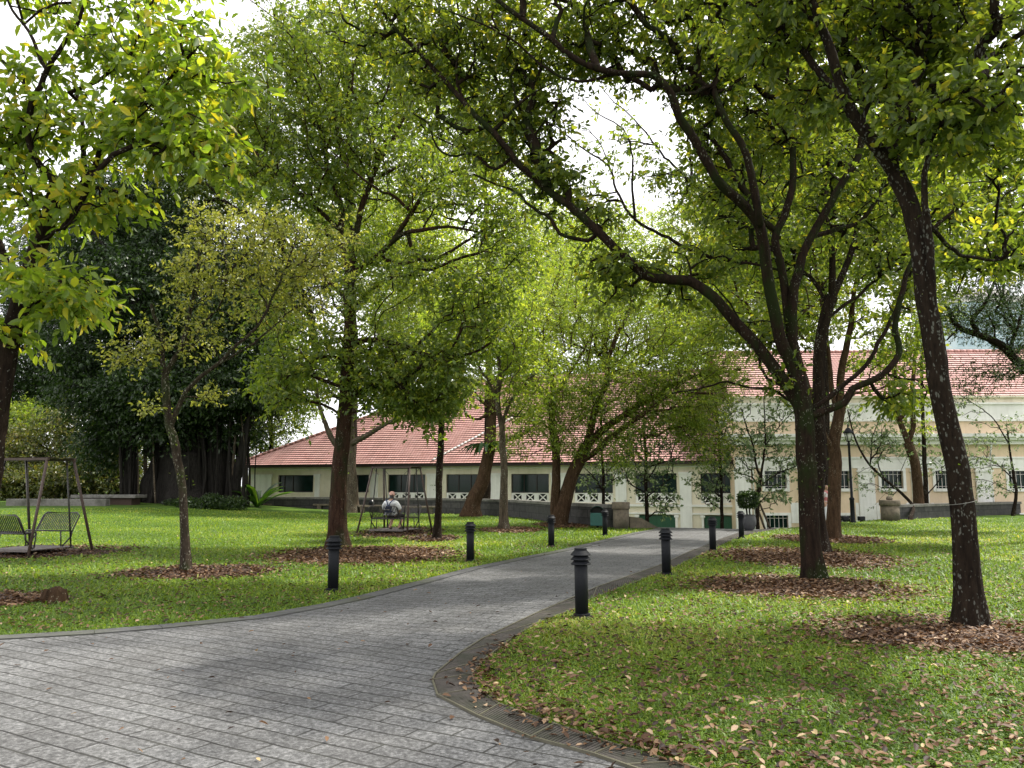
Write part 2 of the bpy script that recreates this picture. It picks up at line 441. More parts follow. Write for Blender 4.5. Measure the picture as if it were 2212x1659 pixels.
# drain: a dark channel, slats across it and a thin steel edge on the path side
dr = thing('drain', 'long slatted drain cover curving between the granite path and the leafy lawn', 'drain', (*INNER[8], 0))
o8 = np.array([*INNER[8], 0])
M['drain_pit'] = plain('drain_pit', (.018, .017, .015), .9)
M['slat'] = mottled('drain_slat', (.040, .035, .031), (.095, .083, .073), 14, .85, .4, c3=(.035, .038, .024), s3=2)
M['slat_metal'] = plain('drain_steel', (.16, .15, .11), .5, .7)
Vp, Qp = strip(np.array(INNER) - o8[:2], np.array(OUTER) - o8[:2], .004)
np_mesh('channel', Vp, [q[::-1] for q in Qp], M['drain_pit'], dr)
sl = MB(); fr = MB()
for k in range(len(INNER) - 1):
    a0, a1, b0, b1 = [np.array([*p, 0]) - o8 for p in (INNER[k], INNER[k + 1], OUTER[k], OUTER[k + 1])]
    Ls = .5 * (np.linalg.norm(a1 - a0) + np.linalg.norm(b1 - b0))
    pitch = .027 if INNER[k][1] < 9 else .1
    n = max(1, int(Ls / pitch))
    for q in range(n):
        t0, t1 = q / n, (q + .70) / n
        p = [a0 + (a1 - a0) * t0, a0 + (a1 - a0) * t1, b0 + (b1 - b0) * t1, b0 + (b1 - b0) * t0]
        e = .04
        p = [p[0] * (1 - e) + p[3] * e, p[1] * (1 - e) + p[2] * e, p[2] * (1 - e) + p[1] * e, p[3] * (1 - e) + p[0] * e]
        sl.poly([tuple(u[:2]) for u in p][::-1], .006, .018)
    if INNER[k][1] < 24:
        up = np.array([0, 0, .016])
        fr.bar(a0 + up, a1 + up, .016, .02); fr.bar(b0 + up, b1 + up, .016, .02); fr.bar(a0 + up, b0 + up, .012, .018)
sl.build('slats', M['slat'], dr); fr.build('edging', M['slat_metal'], dr)

# ------------------------------------------------------------------ beds of mulch and leaf litter
BEDS = []   # (centre xy, rx, ry, label, red)
def bed(px0, px1, py0, py1, lab, dens=1.0, red=False):
    ym = .5 * (py0 + py1)
    a, b_, c, d = GT(px0, ym), GT(px1, ym), GT(.5 * (px0 + px1), py1), GT(.5 * (px0 + px1), py0)
    cx, cy = .5 * (a[0] + b_[0]), .5 * (c[1] + d[1])
    BEDS.append((cx, cy, .45 * (b_[0] - a[0]), .44 * (d[1] - c[1]), lab, dens, red))
bed(1750, 2380, 1335, 1424, 'wide bed of dry brown leaves round the lichen-spotted leaning trunk')
bed(1500, 1960, 1246, 1300, 'bed of brown leaves round the big spreading tree')
bed(1570, 1920, 1187, 1232, 'brown leaf bed round the dark trunk just behind the spreading tree')
bed(1690, 1900, 1158, 1176, 'thin leaf bed farther up the lawn by the lamp post side')
bed(255, 590, 1224, 1256, 'reddish mulch bed round the slim yellow-leaved tree', 1, True)
bed(580, 985, 1184, 1222, 'leaf-strewn mulch bed round the stout straight trunk')
bed(-200, 125, 1283, 1318, 'pile of dry leaves at the left lawn edge beside a cut stump', 1.2)
bed(885, 985, 1159, 1172, 'small reddish mulch bed round the thin dark trunk', 1, True)
bed(1040, 1165, 1141, 1152, 'small mulch bed round the pale slender trunk')
bed(-110, 275, 1180, 1212, 'dark mulch under the swing at the left', .25, True)
bed(772, 945, 1140, 1164, 'dark mulch under the swing with the seated person', .25, True)
bed(1160, 1270, 1130, 1142, 'bare patch under the wide leaning tree', .4)
M['mulch'] = mottled('mulch_soil', (.03, .018, .012), (.085, .048, .03), 22, .95, .8, bdist=.03)

def leaf_arrays(P, A, Nn, L, Wd, six=True, fold=.18, droop=.12, rng=RNG):
    """leaf blades: P base (n,3), A axis, Nn normal, L length, Wd width"""
    n = len(P)
    A = A / (np.linalg.norm(A, axis=1)[:, None] + 1e-9)
    Nn = Nn - (Nn * A).sum(1)[:, None] * A; Nn /= (np.linalg.norm(Nn, axis=1)[:, None] + 1e-9)
    S = np.cross(A, Nn); L = L[:, None]; Wd = Wd[:, None]
    if six:
        k1, k2 = .34, .70
        v = np.stack([P,
                      P + A * L * k1 + S * Wd * .46 + Nn * Wd * fold, P + A * L * k2 + S * Wd * .42 + Nn * Wd * fold - Nn * L * droop * .4,
                      P + A * L - Nn * L * droop,
                      P + A * L * k2 - S * Wd * .42 + Nn * Wd * fold - Nn * L * droop * .4, P + A * L * k1 - S * Wd * .46 + Nn * Wd * fold], 1)
        o = np.arange(n)[:, None] * 6
        q = np.concatenate([o + np.array([[0, 1, 2, 3]]), o + np.array([[0, 3, 4, 5]])], 0)
        return v.reshape(-1, 3), q, 6
    v = np.stack([P, P + A * L * .5 + S * Wd * .5 + Nn * Wd * fold, P + A * L - Nn * L * droop, P + A * L * .5 - S * Wd * .5 + Nn * Wd * fold], 1)
    return v.reshape(-1, 3), np.arange(n * 4).reshape(-1, 4), 4

def rand_dirs(n, rng=RNG):
    d = rng.normal(size=(n, 3)); return d / np.linalg.norm(d, axis=1)[:, None]

def litter(x, y, z, size, rng, tilt=.45):
    n = len(x); P = np.stack([x, y, z + rng.random(n) * .012], 1)
    ang = rng.random(n) * 6.283
    A = np.stack([np.cos(ang), np.sin(ang), (rng.random(n) - .35) * tilt], 1)
    Nn = np.stack([(rng.random(n) - .5) * 1.1, (rng.random(n) - .5) * 1.1, np.ones(n)], 1)
    L = size * (.55 + .9 * rng.random(n)); Wd = L * (.34 + .25 * rng.random(n))
    return leaf_arrays(P, A, Nn, L, Wd, True, .34, -.14 + .0, rng)

PATHPOLY = np.array(list(LEFT) + list(OUTER) + [np.array([7.5, -8.]), np.array([-16., -8.])])
for cx, cy, rx, ry, lab, dens, red in BEDS:
    rng = np.random.default_rng(int(abs(cx * 97 + cy * 13)))
    rings, seg = 6, 40
    vs = [(0, 0, .035)]
    wv = .92 + .13 * np.sin(np.arange(seg) * 2 * math.pi / seg * 3 + cx) + .08 * np.sin(np.arange(seg) * 2 * math.pi / seg * 5 + cy) + .07 * (rng.random(seg) - .5)
    for r in range(1, rings + 1):
        t = r / rings
        for k in range(seg):
            a = 2 * math.pi * k / seg
            vs.append((rx * .86 * t * wv[k] * math.cos(a), ry * .86 * t * wv[k] * math.sin(a), .034 * (1 - t ** 2) - (.01 if r == rings else 0) + rng.random() * .008))
    z0 = float(terrain(cx, cy))
    fs_t = [(0, 1 + k, 1 + (k + 1) % seg) for k in range(seg)]
    fs_q = [(1 + (r - 1) * seg + k, 1 + r * seg + k, 1 + r * seg + (k + 1) % seg, 1 + (r - 1) * seg + (k + 1) % seg) for r in range(1, rings) for k in range(seg)]
    o = np_mesh('mulch_bed', vs, fs_q, M['mulch'], T=fs_t, smooth=True); o.location = (cx, cy, z0)
    tag(o, lab, kind='stuff')
    n = int(dens * min(9000, 2100 * rx * ry))
    rr = np.sqrt(rng.random(n)) * (1.0 + .5 * rng.random(n) ** 2.5); aa = rng.random(n) * 6.283
    x, y = cx + rr * rx * np.cos(aa), cy + rr * ry * np.sin(aa)
    ok = ~in_poly(x, y, PATHPOLY); x, y = x[ok], y[ok]
    V, Q, k = litter(x - cx, y - cy, np.full(len(x), .03), .047 + .0017 * cy, rng)
    t = np.clip(rng.normal(.22 if red else .38, .23, len(x)), 0, .93)
    ll = np_mesh('leaf_litter', V, Q, M['dry_leaf'], o, np.repeat(t, k))
    ll['kind'] = 'stuff'

def bed_mask(x, y, s=1.0):
    r = np.full(len(x), 9.)
    for cx, cy, rx, ry, *_ in BEDS:
        r = np.minimum(r, np.sqrt(((x - cx) / (rx * s)) ** 2 + ((y - cy) / (ry * s)) ** 2))
    return r

# ------------------------------------------------------------------ grass and fallen leaves
def scatter(n, d0, d1, rng, half=math.radians(41), power=1.0):
    d = d0 * (d1 / d0) ** (rng.random(n) ** power); a = (rng.random(n) * 2 - 1) * half
    return d * np.sin(a), d * np.cos(a), d
rng = np.random.default_rng(11)
n = 1100000
x, y, d = scatter(n, 3.0, 48, rng, math.radians(60))
ok = (~in_poly(x, y, PATHPOLY)) & (y < crest(x) + .8) & (bed_mask(x, y) > .8 + .3 * rng.random(n)) & (rng.random(n) < .45 + .9 * (.5 + .5 * np.sin(x * 2.3 + 2 * np.sin(y * 1.7)) * np.sin(y * 2.9 + 1.5 * np.sin(x * 1.9))))
x, y, d = x[ok], y[ok], d[ok]; n = len(x)
z = terrain(x, y)
ang = rng.random(n) * 6.283; lean = .35 + .9 * rng.random(n)
sc = np.clip(d / 8, .85, 3.0) ** .8
L = (.030 + .034 * rng.random(n)) * np.clip(sc, .9, 1.7); wd = (.0075 + .005 * rng.random(n)) * sc
wk = rng.random(n) < .025; L = np.where(wk, L * 1.9, L); wd = np.where(wk, wd * 1.5, wd)
D = np.stack([np.cos(ang) * lean, np.sin(ang) * lean, np.ones(n)], 1); D /= np.linalg.norm(D, axis=1)[:, None]
S = np.stack([-np.sin(ang), np.cos(ang), np.zeros(n)], 1)
P = np.stack([x, y, z - .003], 1)
bend = np.stack([np.cos(ang), np.sin(ang), -np.full(n, .35)], 1) * (L * .45)[:, None]
v = np.stack([P - S * wd[:, None] * .4, P + S * wd[:, None] * .4, P + D * L[:, None] * .6 + S * wd[:, None] * .5, P + D * L[:, None] * .6 - S * wd[:, None] * .5,
              P + D * L[:, None] * .8 + bend], 1).reshape(-1, 3)
o = np.arange(n)[:, None] * 5
Q = o + np.array([[0, 1, 2, 3]]); T = o + np.array([[3, 2, 4]])
pt = .5 + .25 * np.sin(x * .9 + 1.3 * np.sin(y * .7)) * np.sin(y * .8 + x * .3)
pt2 = np.sin(x * .45 + 1.7 * np.sin(y * .38 + 1)) * np.sin(y * .5 + 1.1 * np.sin(x * .33))
t = np.clip(rng.normal(0, .22, n) + pt * .75 + .22 * pt2 + .08, 0, 1)
gr = np_mesh('grass', v, Q, M['grass'], None, np.repeat(t, 5), T=T)
tag(gr, 'short broad-bladed lawn grass', kind='stuff')

rng = np.random.default_rng(12)
n = 60000
x, y, d = scatter(n, 3.0, 40, rng, math.radians(58), .9)
keep = rng.random(n) < np.where(x > 0, .95, np.where((y > 7.5) & (y < 19), .85, .30)) * np.where(y > 24, .5, 1)
inp = in_poly(x, y, PATHPOLY)
ok = keep & (~inp) & (y < crest(x) + .5)
# a few leaves on the paving and a drift against the drain
pk = inp & (rng.random(n) < .014)
# drift along outer drain edge
ol = np.array(OUTER); kk = rng.integers(8, len(ol) - 1, 700); tt = rng.random(700)[:, None]
dp = ol[kk] * (1 - tt) + ol[kk + 1] * tt + rng.normal(0, .10, (700, 2)) + np.array([.06, 0.])
xs = np.concatenate([x[ok], x[pk], dp[:, 0]]); ys = np.concatenate([y[ok], y[pk], dp[:, 1]])
isp = np.concatenate([np.zeros(ok.sum(), bool), np.ones(pk.sum(), bool), in_poly(dp[:, 0], dp[:, 1], PATHPOLY)])
zz = terrain(xs, ys) + np.where(isp, .016, .034)
V, Q, k = litter(xs, ys, zz, .054, rng)
t = np.clip(rng.normal(.36, .29, len(xs)), 0, .95); 
fl = np_mesh('fallen_leaves', V, Q, M['dry_leaf'], None, np.repeat(t, k))
tag(fl, 'dry brown leaves scattered over the lawn and paving', kind='stuff')
# ================================================================== TREES
TREE_GROUP = 'trees of the park lawn'
DENS_LEAF, DENS_TWIG = .72, 2.5
# openings in the canopy where the sky shows
GAPS = [[(1225, 225), (1290, 200), (1370, 215), (1415, 280), (1425, 340), (1390, 375), (1330, 405), (1270, 415), (1240, 380), (1258, 320), (1225, 270)],
        [(30, 60), (85, 40), (110, 120), (70, 190), (30, 150)], [(140, 110), (190, 100), (200, 190), (160, 195)], [(350, -10), (520, -10), (500, 50), (400, 45)],
        [(2050, 590), (2120, 590), (2130, 660), (2060, 670)], [(1000, 0), (1060, 10), (1050, 45), (1000, 40)], [(1160, 180), (1195, 170), (1200, 210), (1165, 215)]]
def project(P):
    q = P - np.array([0, 0, EYE]); dep = q[:, 1] * CP + q[:, 2] * SP; up = -q[:, 1] * SP + q[:, 2] * CP
    return CX + FPX * q[:, 0] / dep, CY - FPX * up / dep

def Lm(pts, r0, r1, Y, Y1=None, closed=False):
    """limb through surveyed points; depth runs from Y to Y1"""
    Y1 = Y if Y1 is None else Y1; n = len(pts)
    return dict(p=[W(px, py, Y + (Y1 - Y) * k / max(1, n - 1)) for k, (px, py) in enumerate(pts)], r0=r0, r1=r1)

def tree(name, label, base, limbs, blobs, leaf, mat, Yc, seed, group=TREE_GROUP, bf=.35, per=46, size=.13, spread=.34, aspect=.45, six=True,
         tint=(.5, .22), droop=.25, rosette=.55, creeper=0, cmat='leaf_moss', twig_r=.006, clump=.85, flare=1.35, wob=.12, curve=.1, up=.10, nlimb=1, min_tw=0, twig_mat=None, pw=.45, flat=1.0):
    rng = np.random.default_rng(seed); per = int(per * DENS_LEAF)
    base = np.asarray(base, float)
    root = thing(name, label, 'tree', base, 0, group)
    nodes = []; plen = []; par = []; rad = []; fixed = []
    VV, QQ, off = [], [], 0
    creep_pts = []
    for li, l in enumerate(limbs):
        P = np.array(l['p'])
        if li == 0: P[0] = base
        C, s = catmull(P, .22 if l['r0'] < .2 else .3)
        kn_ = max(3, int(len(C) / 4) + 2); kz = rng.normal(0, 1, (kn_, 3)); xi_ = np.linspace(0, kn_ - 1.001, len(C)); i_ = xi_.astype(int); f_ = (xi_ - i_)[:, None]
        C = C + (kz[i_] * (1 - f_) + kz[i_ + 1] * f_) * (.30 * l['r0'] if li else .10 * l['r0']) * np.sin(np.pi * np.clip(s, .02, .98))[:, None] + rng.normal(0, 1, C.shape) * (.012 if l['r0'] < .07 else .006) * np.sin(np.pi * np.clip(s, .02, .98))[:, None]
        r = l['r0'] + (l['r1'] - l['r0']) * s
        if li == 0:
            r = r * (1 + (flare - 1) * np.exp(-np.linalg.norm(C - C[0], axis=1) / .35)); C[0, 2] -= .12
            pi, pl = -1, 0.
        else:
            A = np.array(nodes); dd = np.linalg.norm(A - C[0], axis=1); pi = int(np.argmin(dd)); pl = plen[pi]
            if dd[pi] > .05:
                C = np.vstack([A[pi], C]); r = np.concatenate([[r[0]], r])
        sides = 22 if l['r0'] > .12 else (10 if l['r0'] > .04 else 7)
        v, q = tube_np(C, r, sides, wob, rng)
        if li == 0 or l['p'][0][2] < base[2] + .3:
            cc_ = np.repeat(C, sides, 0); hh = np.maximum(0, cc_[:, 2] - base[2]); dv_ = v - cc_; an = np.arctan2(dv_[:, 1], dv_[:, 0])
            ph = rng.random(2) * 6.28; lob = .20 * np.sin(3 * an + ph[0]) + .16 * np.sin(5 * an + ph[1]) + .12
            v = cc_ + dv_ * (1 + np.exp(-hh / (.10 + 1.1 * l['r0'])) * lob)[:, None]
        VV.append(v); QQ.append(q + off); off += len(v)
        dl = 0; prev = pi
        for k in range(len(C)):
            if k: dl += np.linalg.norm(C[k] - C[k - 1])
            nodes.append(C[k]); plen.append(pl + dl); par.append(prev); rad.append(r[k]); fixed.append(True); prev = len(nodes) - 1
        creep_pts.append((C, r))
    # ---- attractors in clumps
    att = []
    for (px, py, rx, ry, dY, rd, nt_) in blobs:
        nt_ = int(nt_ * DENS_TWIG)
        Yb = Yc + dY; c = W(px, py, Yb); sx = rx / FPX * Yb; sz = ry / FPX * Yb
        nc = max(1, int(nt_ * .16)); cc = rand_dirs(nc, rng) * (rng.random((nc, 1)) ** .4)
        pick = rng.integers(0, nc, nt_)
        q = cc[pick] + rng.normal(0, 1, (nt_, 3)) * clump * .45 * np.array([1, 1, flat])
        ln = np.linalg.norm(q, axis=1); q = q / np.maximum(1, ln)[:, None]
        att.append(c + q * np.array([sx, rd, sz]))
    nl = len(nodes)
    if att:
        att = np.vstack(att)
        gx_, gy_ = project(att); keep = np.ones(len(att), bool)
        for gp_ in GAPS: keep &= ~(in_poly(gx_, gy_, gp_) & (rng.random(len(att)) < .6))
        att = att[keep]
        cap = nl + len(att) * 26
        NP = np.zeros((cap, 3)); NP[:nl] = nodes; PL = np.zeros(cap); PL[:nl] = plen
        PL[:nl] += np.where(np.array(nodes)[:, 2] - base[2] < min_tw, 50, 0)
        PR = np.full(cap, -1); PR[:nl] = par
        order = np.argsort(np.min(np.stack([np.linalg.norm(att - np.array(nodes)[k], axis=1) for k in range(0, nl, max(1, nl // 60))]), 0))
        cnt = nl; chains = []; tips = np.zeros(cap)
        for a in att[order]:
            cost = np.linalg.norm(NP[:cnt] - a, axis=1) + bf * PL[:cnt]
            s = int(np.argmin(cost)); d = a - NP[s]; ln = np.linalg.norm(d)
            m = int(min(24, max(2, ln / .3)))
            t = np.arange(1, m + 1) / m
            mid = rng.normal(0, 1, 3) * curve * ln; mid[2] += up * ln
            pts = NP[s] + d * t[:, None] + mid * (4 * t * (1 - t) * .5)[:, None] + rng.normal(0, .012 * min(ln, 2), (m, 3)) * (1 - t)[:, None]
            idx = np.arange(cnt, cnt + m); NP[idx] = pts; PL[idx] = PL[s] + ln * t
            PR[idx] = np.concatenate([[s], idx[:-1]]); chains.append(np.concatenate([[s], idx])); cnt += m
        for ch in chains:
            k = ch[-1]
            while k >= nl: tips[k] += 1; k = PR[k]
        RR = twig_r * np.maximum(tips, 1) ** pw
        ends, dirs = [], []
        for ch in chains:
            P = NP[ch]; r = RR[ch].copy(); r[0] = r[1]
            v, q = tube_np(P, r, 6 if r[0] > .025 else 4); VV.append(v); QQ.append(q + off); off += len(v)
            ends.append(P[-1]); dd = P[-1] - P[-2]; dirs.append(dd / (np.linalg.norm(dd) + 1e-9))
        np_mesh('trunk', np.vstack(VV) - base, np.vstack(QQ), mat, root, smooth=True)
        ends = np.array(ends); dirs = np.array(dirs)
        # ---- leaves along short shoots that fan out of every twig end
        nt_ = len(ends); ns = max(1, per // 7)
        E = np.repeat(ends, ns, 0); Dd = np.repeat(dirs, ns, 0)
        sd = rand_dirs(len(E), rng); sd[:, 2] = sd[:, 2] * .55 * flat + .05
        sd = sd * .95 + Dd * .45; sd /= np.linalg.norm(sd, axis=1)[:, None]
        sl = spread * 1.2 * (.55 + .9 * rng.random(len(E)))
        E = E - Dd * (rng.random(len(E)) * spread * .8)[:, None]
        nlv = 7
        tt = np.tile((np.arange(nlv) + .6) / nlv, len(E)) + rng.normal(0, .05, len(E) * nlv)
        tt = np.clip(tt, 0, 1.1) ** rosette
        P = np.repeat(E, nlv, 0) + np.repeat(sd * sl[:, None], nlv, 0) * tt[:, None]
        side = rand_dirs(len(P), rng); ax0 = np.repeat(sd, nlv, 0)
        side -= (side * ax0).sum(1)[:, None] * ax0
        A = ax0 * .55 + side * .85; A[:, 2] -= droop * (.4 + 1.1 * rng.random(len(P)))
        Nn = rng.normal(0, .8, (len(P), 3)); Nn[:, 2] += .8
        L = size * (.45 + .95 * rng.random(len(P))); Wd = L * aspect * (.8 + .4 * rng.random(len(P)))
        V, Q, k = leaf_arrays(P - base, A, Nn, L, Wd, six, rng.uniform(-.05, .38, (len(P), 1)), rng.uniform(-.08, .34, (len(P), 1)), rng)
        shoot = np.repeat(rng.normal(0, .12, nt_), ns * nlv)
        t = np.clip(rng.normal(tint[0], tint[1], len(P)) + shoot, 0, 1)
        np_mesh('crown', V, Q, M[leaf], root, np.repeat(t, k))
    if creeper:
        P, A, Nn = [], [], []
        for (C, r) in creep_pts:
            z = C[:, 2] - base[2]
            for k in range(len(C)):
                if z[k] < min_tw * .55 or r[k] < .02: continue
                m = rng.poisson(creeper * (.5 + 2.2 * r[k] / .1 * .5))
                if not m: continue
                dd = rand_dirs(m, rng)
                P.append(C[k] + dd * r[k] * 1.02 + rng.normal(0, .07, (m, 3))); A.append(dd + np.array([0, 0, .2])); Nn.append(rand_dirs(m, rng) + np.array([0, 0, .8]))
        if P:
            P, A, Nn = np.vstack(P), np.vstack(A), np.vstack(Nn); n = len(P)
            L = .055 * (.6 + .9 * rng.random(n)) * max(1., Yc / 16)
            V, Q, k = leaf_arrays(P - base, A, Nn, L, L * .5, False, .15, .1, rng)
            np_mesh('creeper', V, Q, M[cmat], root, np.repeat(np.clip(rng.normal(.45, .25, n), 0, 1), k))
    return root

# ---- the leaning tree at the right, nearest the camera
b1 = G(2095, 1355)
tr = tree('leaning_tree', 'nearest tree on the right lawn, its leaning lichen-spotted trunk ringed by a wire', b1, [
    Lm([(2095, 1355), (2081, 1100), (2058, 960), (2034, 848), (2016, 745), (1999, 643), (1990, 547), (1966, 444), (1934, 376)], .142, .105, b1[1], b1[1] + .1),
    Lm([(1934, 376), (1900, 325), (1856, 267), (1832, 222), (1808, 154), (1784, 85), (1757, 17), (1730, -60), (1700, -160)], .085, .035, b1[1] + .1, b1[1] - .6),
    Lm([(1832, 222), (1808, 200), (1763, 154), (1723, 103), (1661, 58), (1610, 0), (1570, -60)], .055, .03, b1[1] - .1, b1[1] + .8),
    Lm([(1930, 372), (1925, 325), (1935, 273), (1969, 205), (2003, 120), (2037, 34), (2058, -20), (2090, -120)], .085, .04, b1[1] + .1, b1[1] + .7),
    Lm([(2016, 745), (2010, 640), (2003, 500), (1999, 410), (2010, 308), (2044, 253), (2071, 212), (2122, 174), (2174, 157), (2240, 148)], .06, .018, b1[1] + .08, b1[1] - .9),
    Lm([(2003, 480), (2060, 540), (2130, 560), (2215, 548)], .03, .015, b1[1] + .2, b1[1] + 1.5),
    Lm([(1925, 300), (1935, 230), (1940, 130), (1930, 20), (1925, -60)], .06, .03, b1[1] + .2, b1[1] + 1.6),
], [(1900, 80, 170, 110, .8, 1.2, 46), (2090, 110, 150, 110, .3, 1.2, 60), (2150, 210, 90, 70, -.8, .6, 24), (1780, 180, 90, 80, .8, .7, 14),
    (1850, 190, 60, 50, -.2, .5, 8), (1980, 260, 60, 50, -.5, .6, 14), (2100, 330, 100, 80, .8, 1.0, 30), (1690, 60, 100, 80, .5, 1.0, 35),
    (1800, -170, 350, 150, 0, 2.5, 110), (2100, -150, 300, 160, 0, 2.5, 90), (1560, -120, 180, 90, .5, 1.5, 45), (2170, 520, 60, 60, 1.5, .8, 14)],
    'leaf_deep', M['bark_lichen'], b1[1], 1, per=30, size=.125, spread=.32, min_tw=2.2, creeper=1.2, tint=(.48, .24), twig_r=.009)
mb = MB(); wz = W(2078, 1085, b1[1]) - b1
mb.tube([(wz[0] + .155 * math.cos(a), wz[1] + .155 * math.sin(a), wz[2] + .03 * math.cos(a)) for a in np.linspace(0, 2 * math.pi, 25)], .004, 5, False)
mb.build('wire_ring', plain('wire', (.16, .155, .14), .5, .3), tr)

# ---- the big spreading tree
b2 = G(1757, 1254); y2 = b2[1]
tree('spreading_tree', 'big tree with dark fanning stems and one long limb arching left over the path', b2, [
    Lm([(1757, 1254), (1752, 1150), (1745, 1018), (1737, 900), (1722, 815)], .168, .160, y2),
    Lm([(1730, 880), (1705, 840), (1661, 779), (1620, 725), (1586, 690), (1555, 653), (1525, 626), (1497, 608), (1456, 606), (1400, 598), (1351, 560), (1300, 509),
        (1249, 451), (1191, 417), (1143, 372), (1105, 331), (1064, 290), (1023, 246), (989, 202), (948, 157), (914, 120), (856, 65), (825, 20)], .115, .035, y2, y2 + .4),
    Lm([(1722, 815), (1702, 770), (1688, 742), (1676, 690), (1661, 608), (1652, 540), (1640, 485), (1620, 455), (1589, 427), (1555, 407), (1531, 362), (1507, 308), (1476, 253),
        (1456, 205), (1413, 164), (1330, 160), (1232, 120), (1191, 85), (1143, 51), (1075, 0), (1030, -50)], .12, .035, y2, y2 - 1.0),
    Lm([(1640, 485), (1624, 376), (1603, 308), (1569, 260), (1548, 212), (1540, 180), (1569, 144), (1577, 80), (1579, 0), (1585, -80)], .075, .04, y2 - .4, y2 + .3),
    Lm([(1540, 182), (1500, 200), (1456, 205)], .04, .03, y2, y2 - .4),
    Lm([(1722, 800), (1704, 700), (1694, 610), (1672, 520), (1692, 468), (1709, 410), (1709, 359), (1716, 308), (1712, 267), (1729, 239), (1746, 171), (1740, 60), (1750, -60)], .09, .035, y2 + .15, y2 + 1.2),
    Lm([(1725, 800), (1712, 740), (1714, 643), (1726, 591), (1740, 535), (1781, 461), (1818, 393), (1842, 359), (1859, 320), (1862, 240), (1850, 120), (1840, 0), (1850, -80)], .1, .035, y2 + .1, y2 + .8),
    Lm([(1740, 540), (1753, 513), (1800, 498), (1842, 489), (1876, 461), (1904, 403), (1950, 330), (1980, 240)], .05, .025, y2 + .3, y2 + 1.6),
    Lm([(1742, 905), (1775, 890), (1825, 868), (1842, 840), (1900, 813), (1935, 779), (1945, 752), (1933, 718), (1938, 677), (1948, 625), (1969, 574), (2010, 500), (2080, 440)], .075, .03, y2 - .05, y2 + .3),
    Lm([(1750, 885), (1790, 860), (1832, 824), (1883, 772), (1914, 711), (1941, 660), (1965, 600), (1985, 520)], .05, .025, y2 + .2, y2 + 1.1),
    Lm([(1291, 500), (1270, 520), (1211, 506), (1191, 475), (1150, 448), (1112, 413), (1078, 403), (1023, 376)], .042, .018, y2 + .3, y2 + .8),
    Lm([(1109, 337), (1071, 366), (1044, 349), (1023, 331), (972, 338), (941, 314), (928, 270), (900, 250)], .035, .015, y2 + .4, y2 + 1.0),
    Lm([(1739, 880), (1700, 862), (1660, 838), (1620, 840), (1570, 825), (1520, 838), (1450, 850)], .03, .012, y2 + .1, y2 + .8),
    Lm([(1000, 215), (985, 160), (992, 90), (975, 45)], .03, .012, y2 + .4, y2 + .2),
    Lm([(1330, 160), (1250, 175), (1180, 150), (1100, 80), (960, 20)], .03, .012, y2 - .7, y2 - .2),
], [(900, 90, 120, 100, 1.0, 1.0, 46), (1040, 120, 150, 120, 1.2, 1.2, 70), (1140, 240, 110, 110, 1.2, 1.0, 40), (1180, 60, 200, 90, .6, 1.6, 80), (1400, 70, 190, 110, .6, 1.6, 80), (1060, 300, 90, 90, 1.0, .8, 26),
    (1560, 80, 180, 110, 1.4, 1.6, 80), (1500, 160, 120, 60, .4, 1.0, 24), (1600, 240, 140, 130, 1.4, 1.4, 56), (1720, 120, 150, 130, 1.6, 1.6, 64), (1740, 330, 110, 110, 1.6, 1.2, 36), (1180, 400, 90, 70, .8, .7, 22), (1270, 470, 60, 40, .8, .5, 10),
    (1330, 600, 70, 60, .5, .5, 22), (1480, 590, 110, 60, 1.0, .8, 26), (1560, 480, 90, 80, 1.4, 1.0, 20), (1830, 430, 110, 100, 1.4, 1.2, 30), (1600, 740, 70, 60, .8, .6, 12), (1690, 830, 40, 40, .5, .4, 5), (1940, 850, 55, 40, .4, .5, 13), (1970, 640, 60, 60, .9, .7, 12),
    (2080, 430, 100, 90, .8, 1.0, 26), (1900, 300, 110, 110, 1.6, 1.2, 34), (960, 220, 90, 80, 1, .8, 24),
    (1000, -120, 250, 120, .4, 2.5, 70), (1350, -160, 300, 140, .4, 3.0, 90), (1700, -150, 250, 150, .8, 3, 70), (770, 40, 80, 70, .8, .9, 16)],
    'leaf_deep', M['bark_moss'], y2, 2, per=32, size=.125, spread=.34, min_tw=2.6, creeper=1.3, tint=(.48, .26), twig_r=.009, pw=.47)

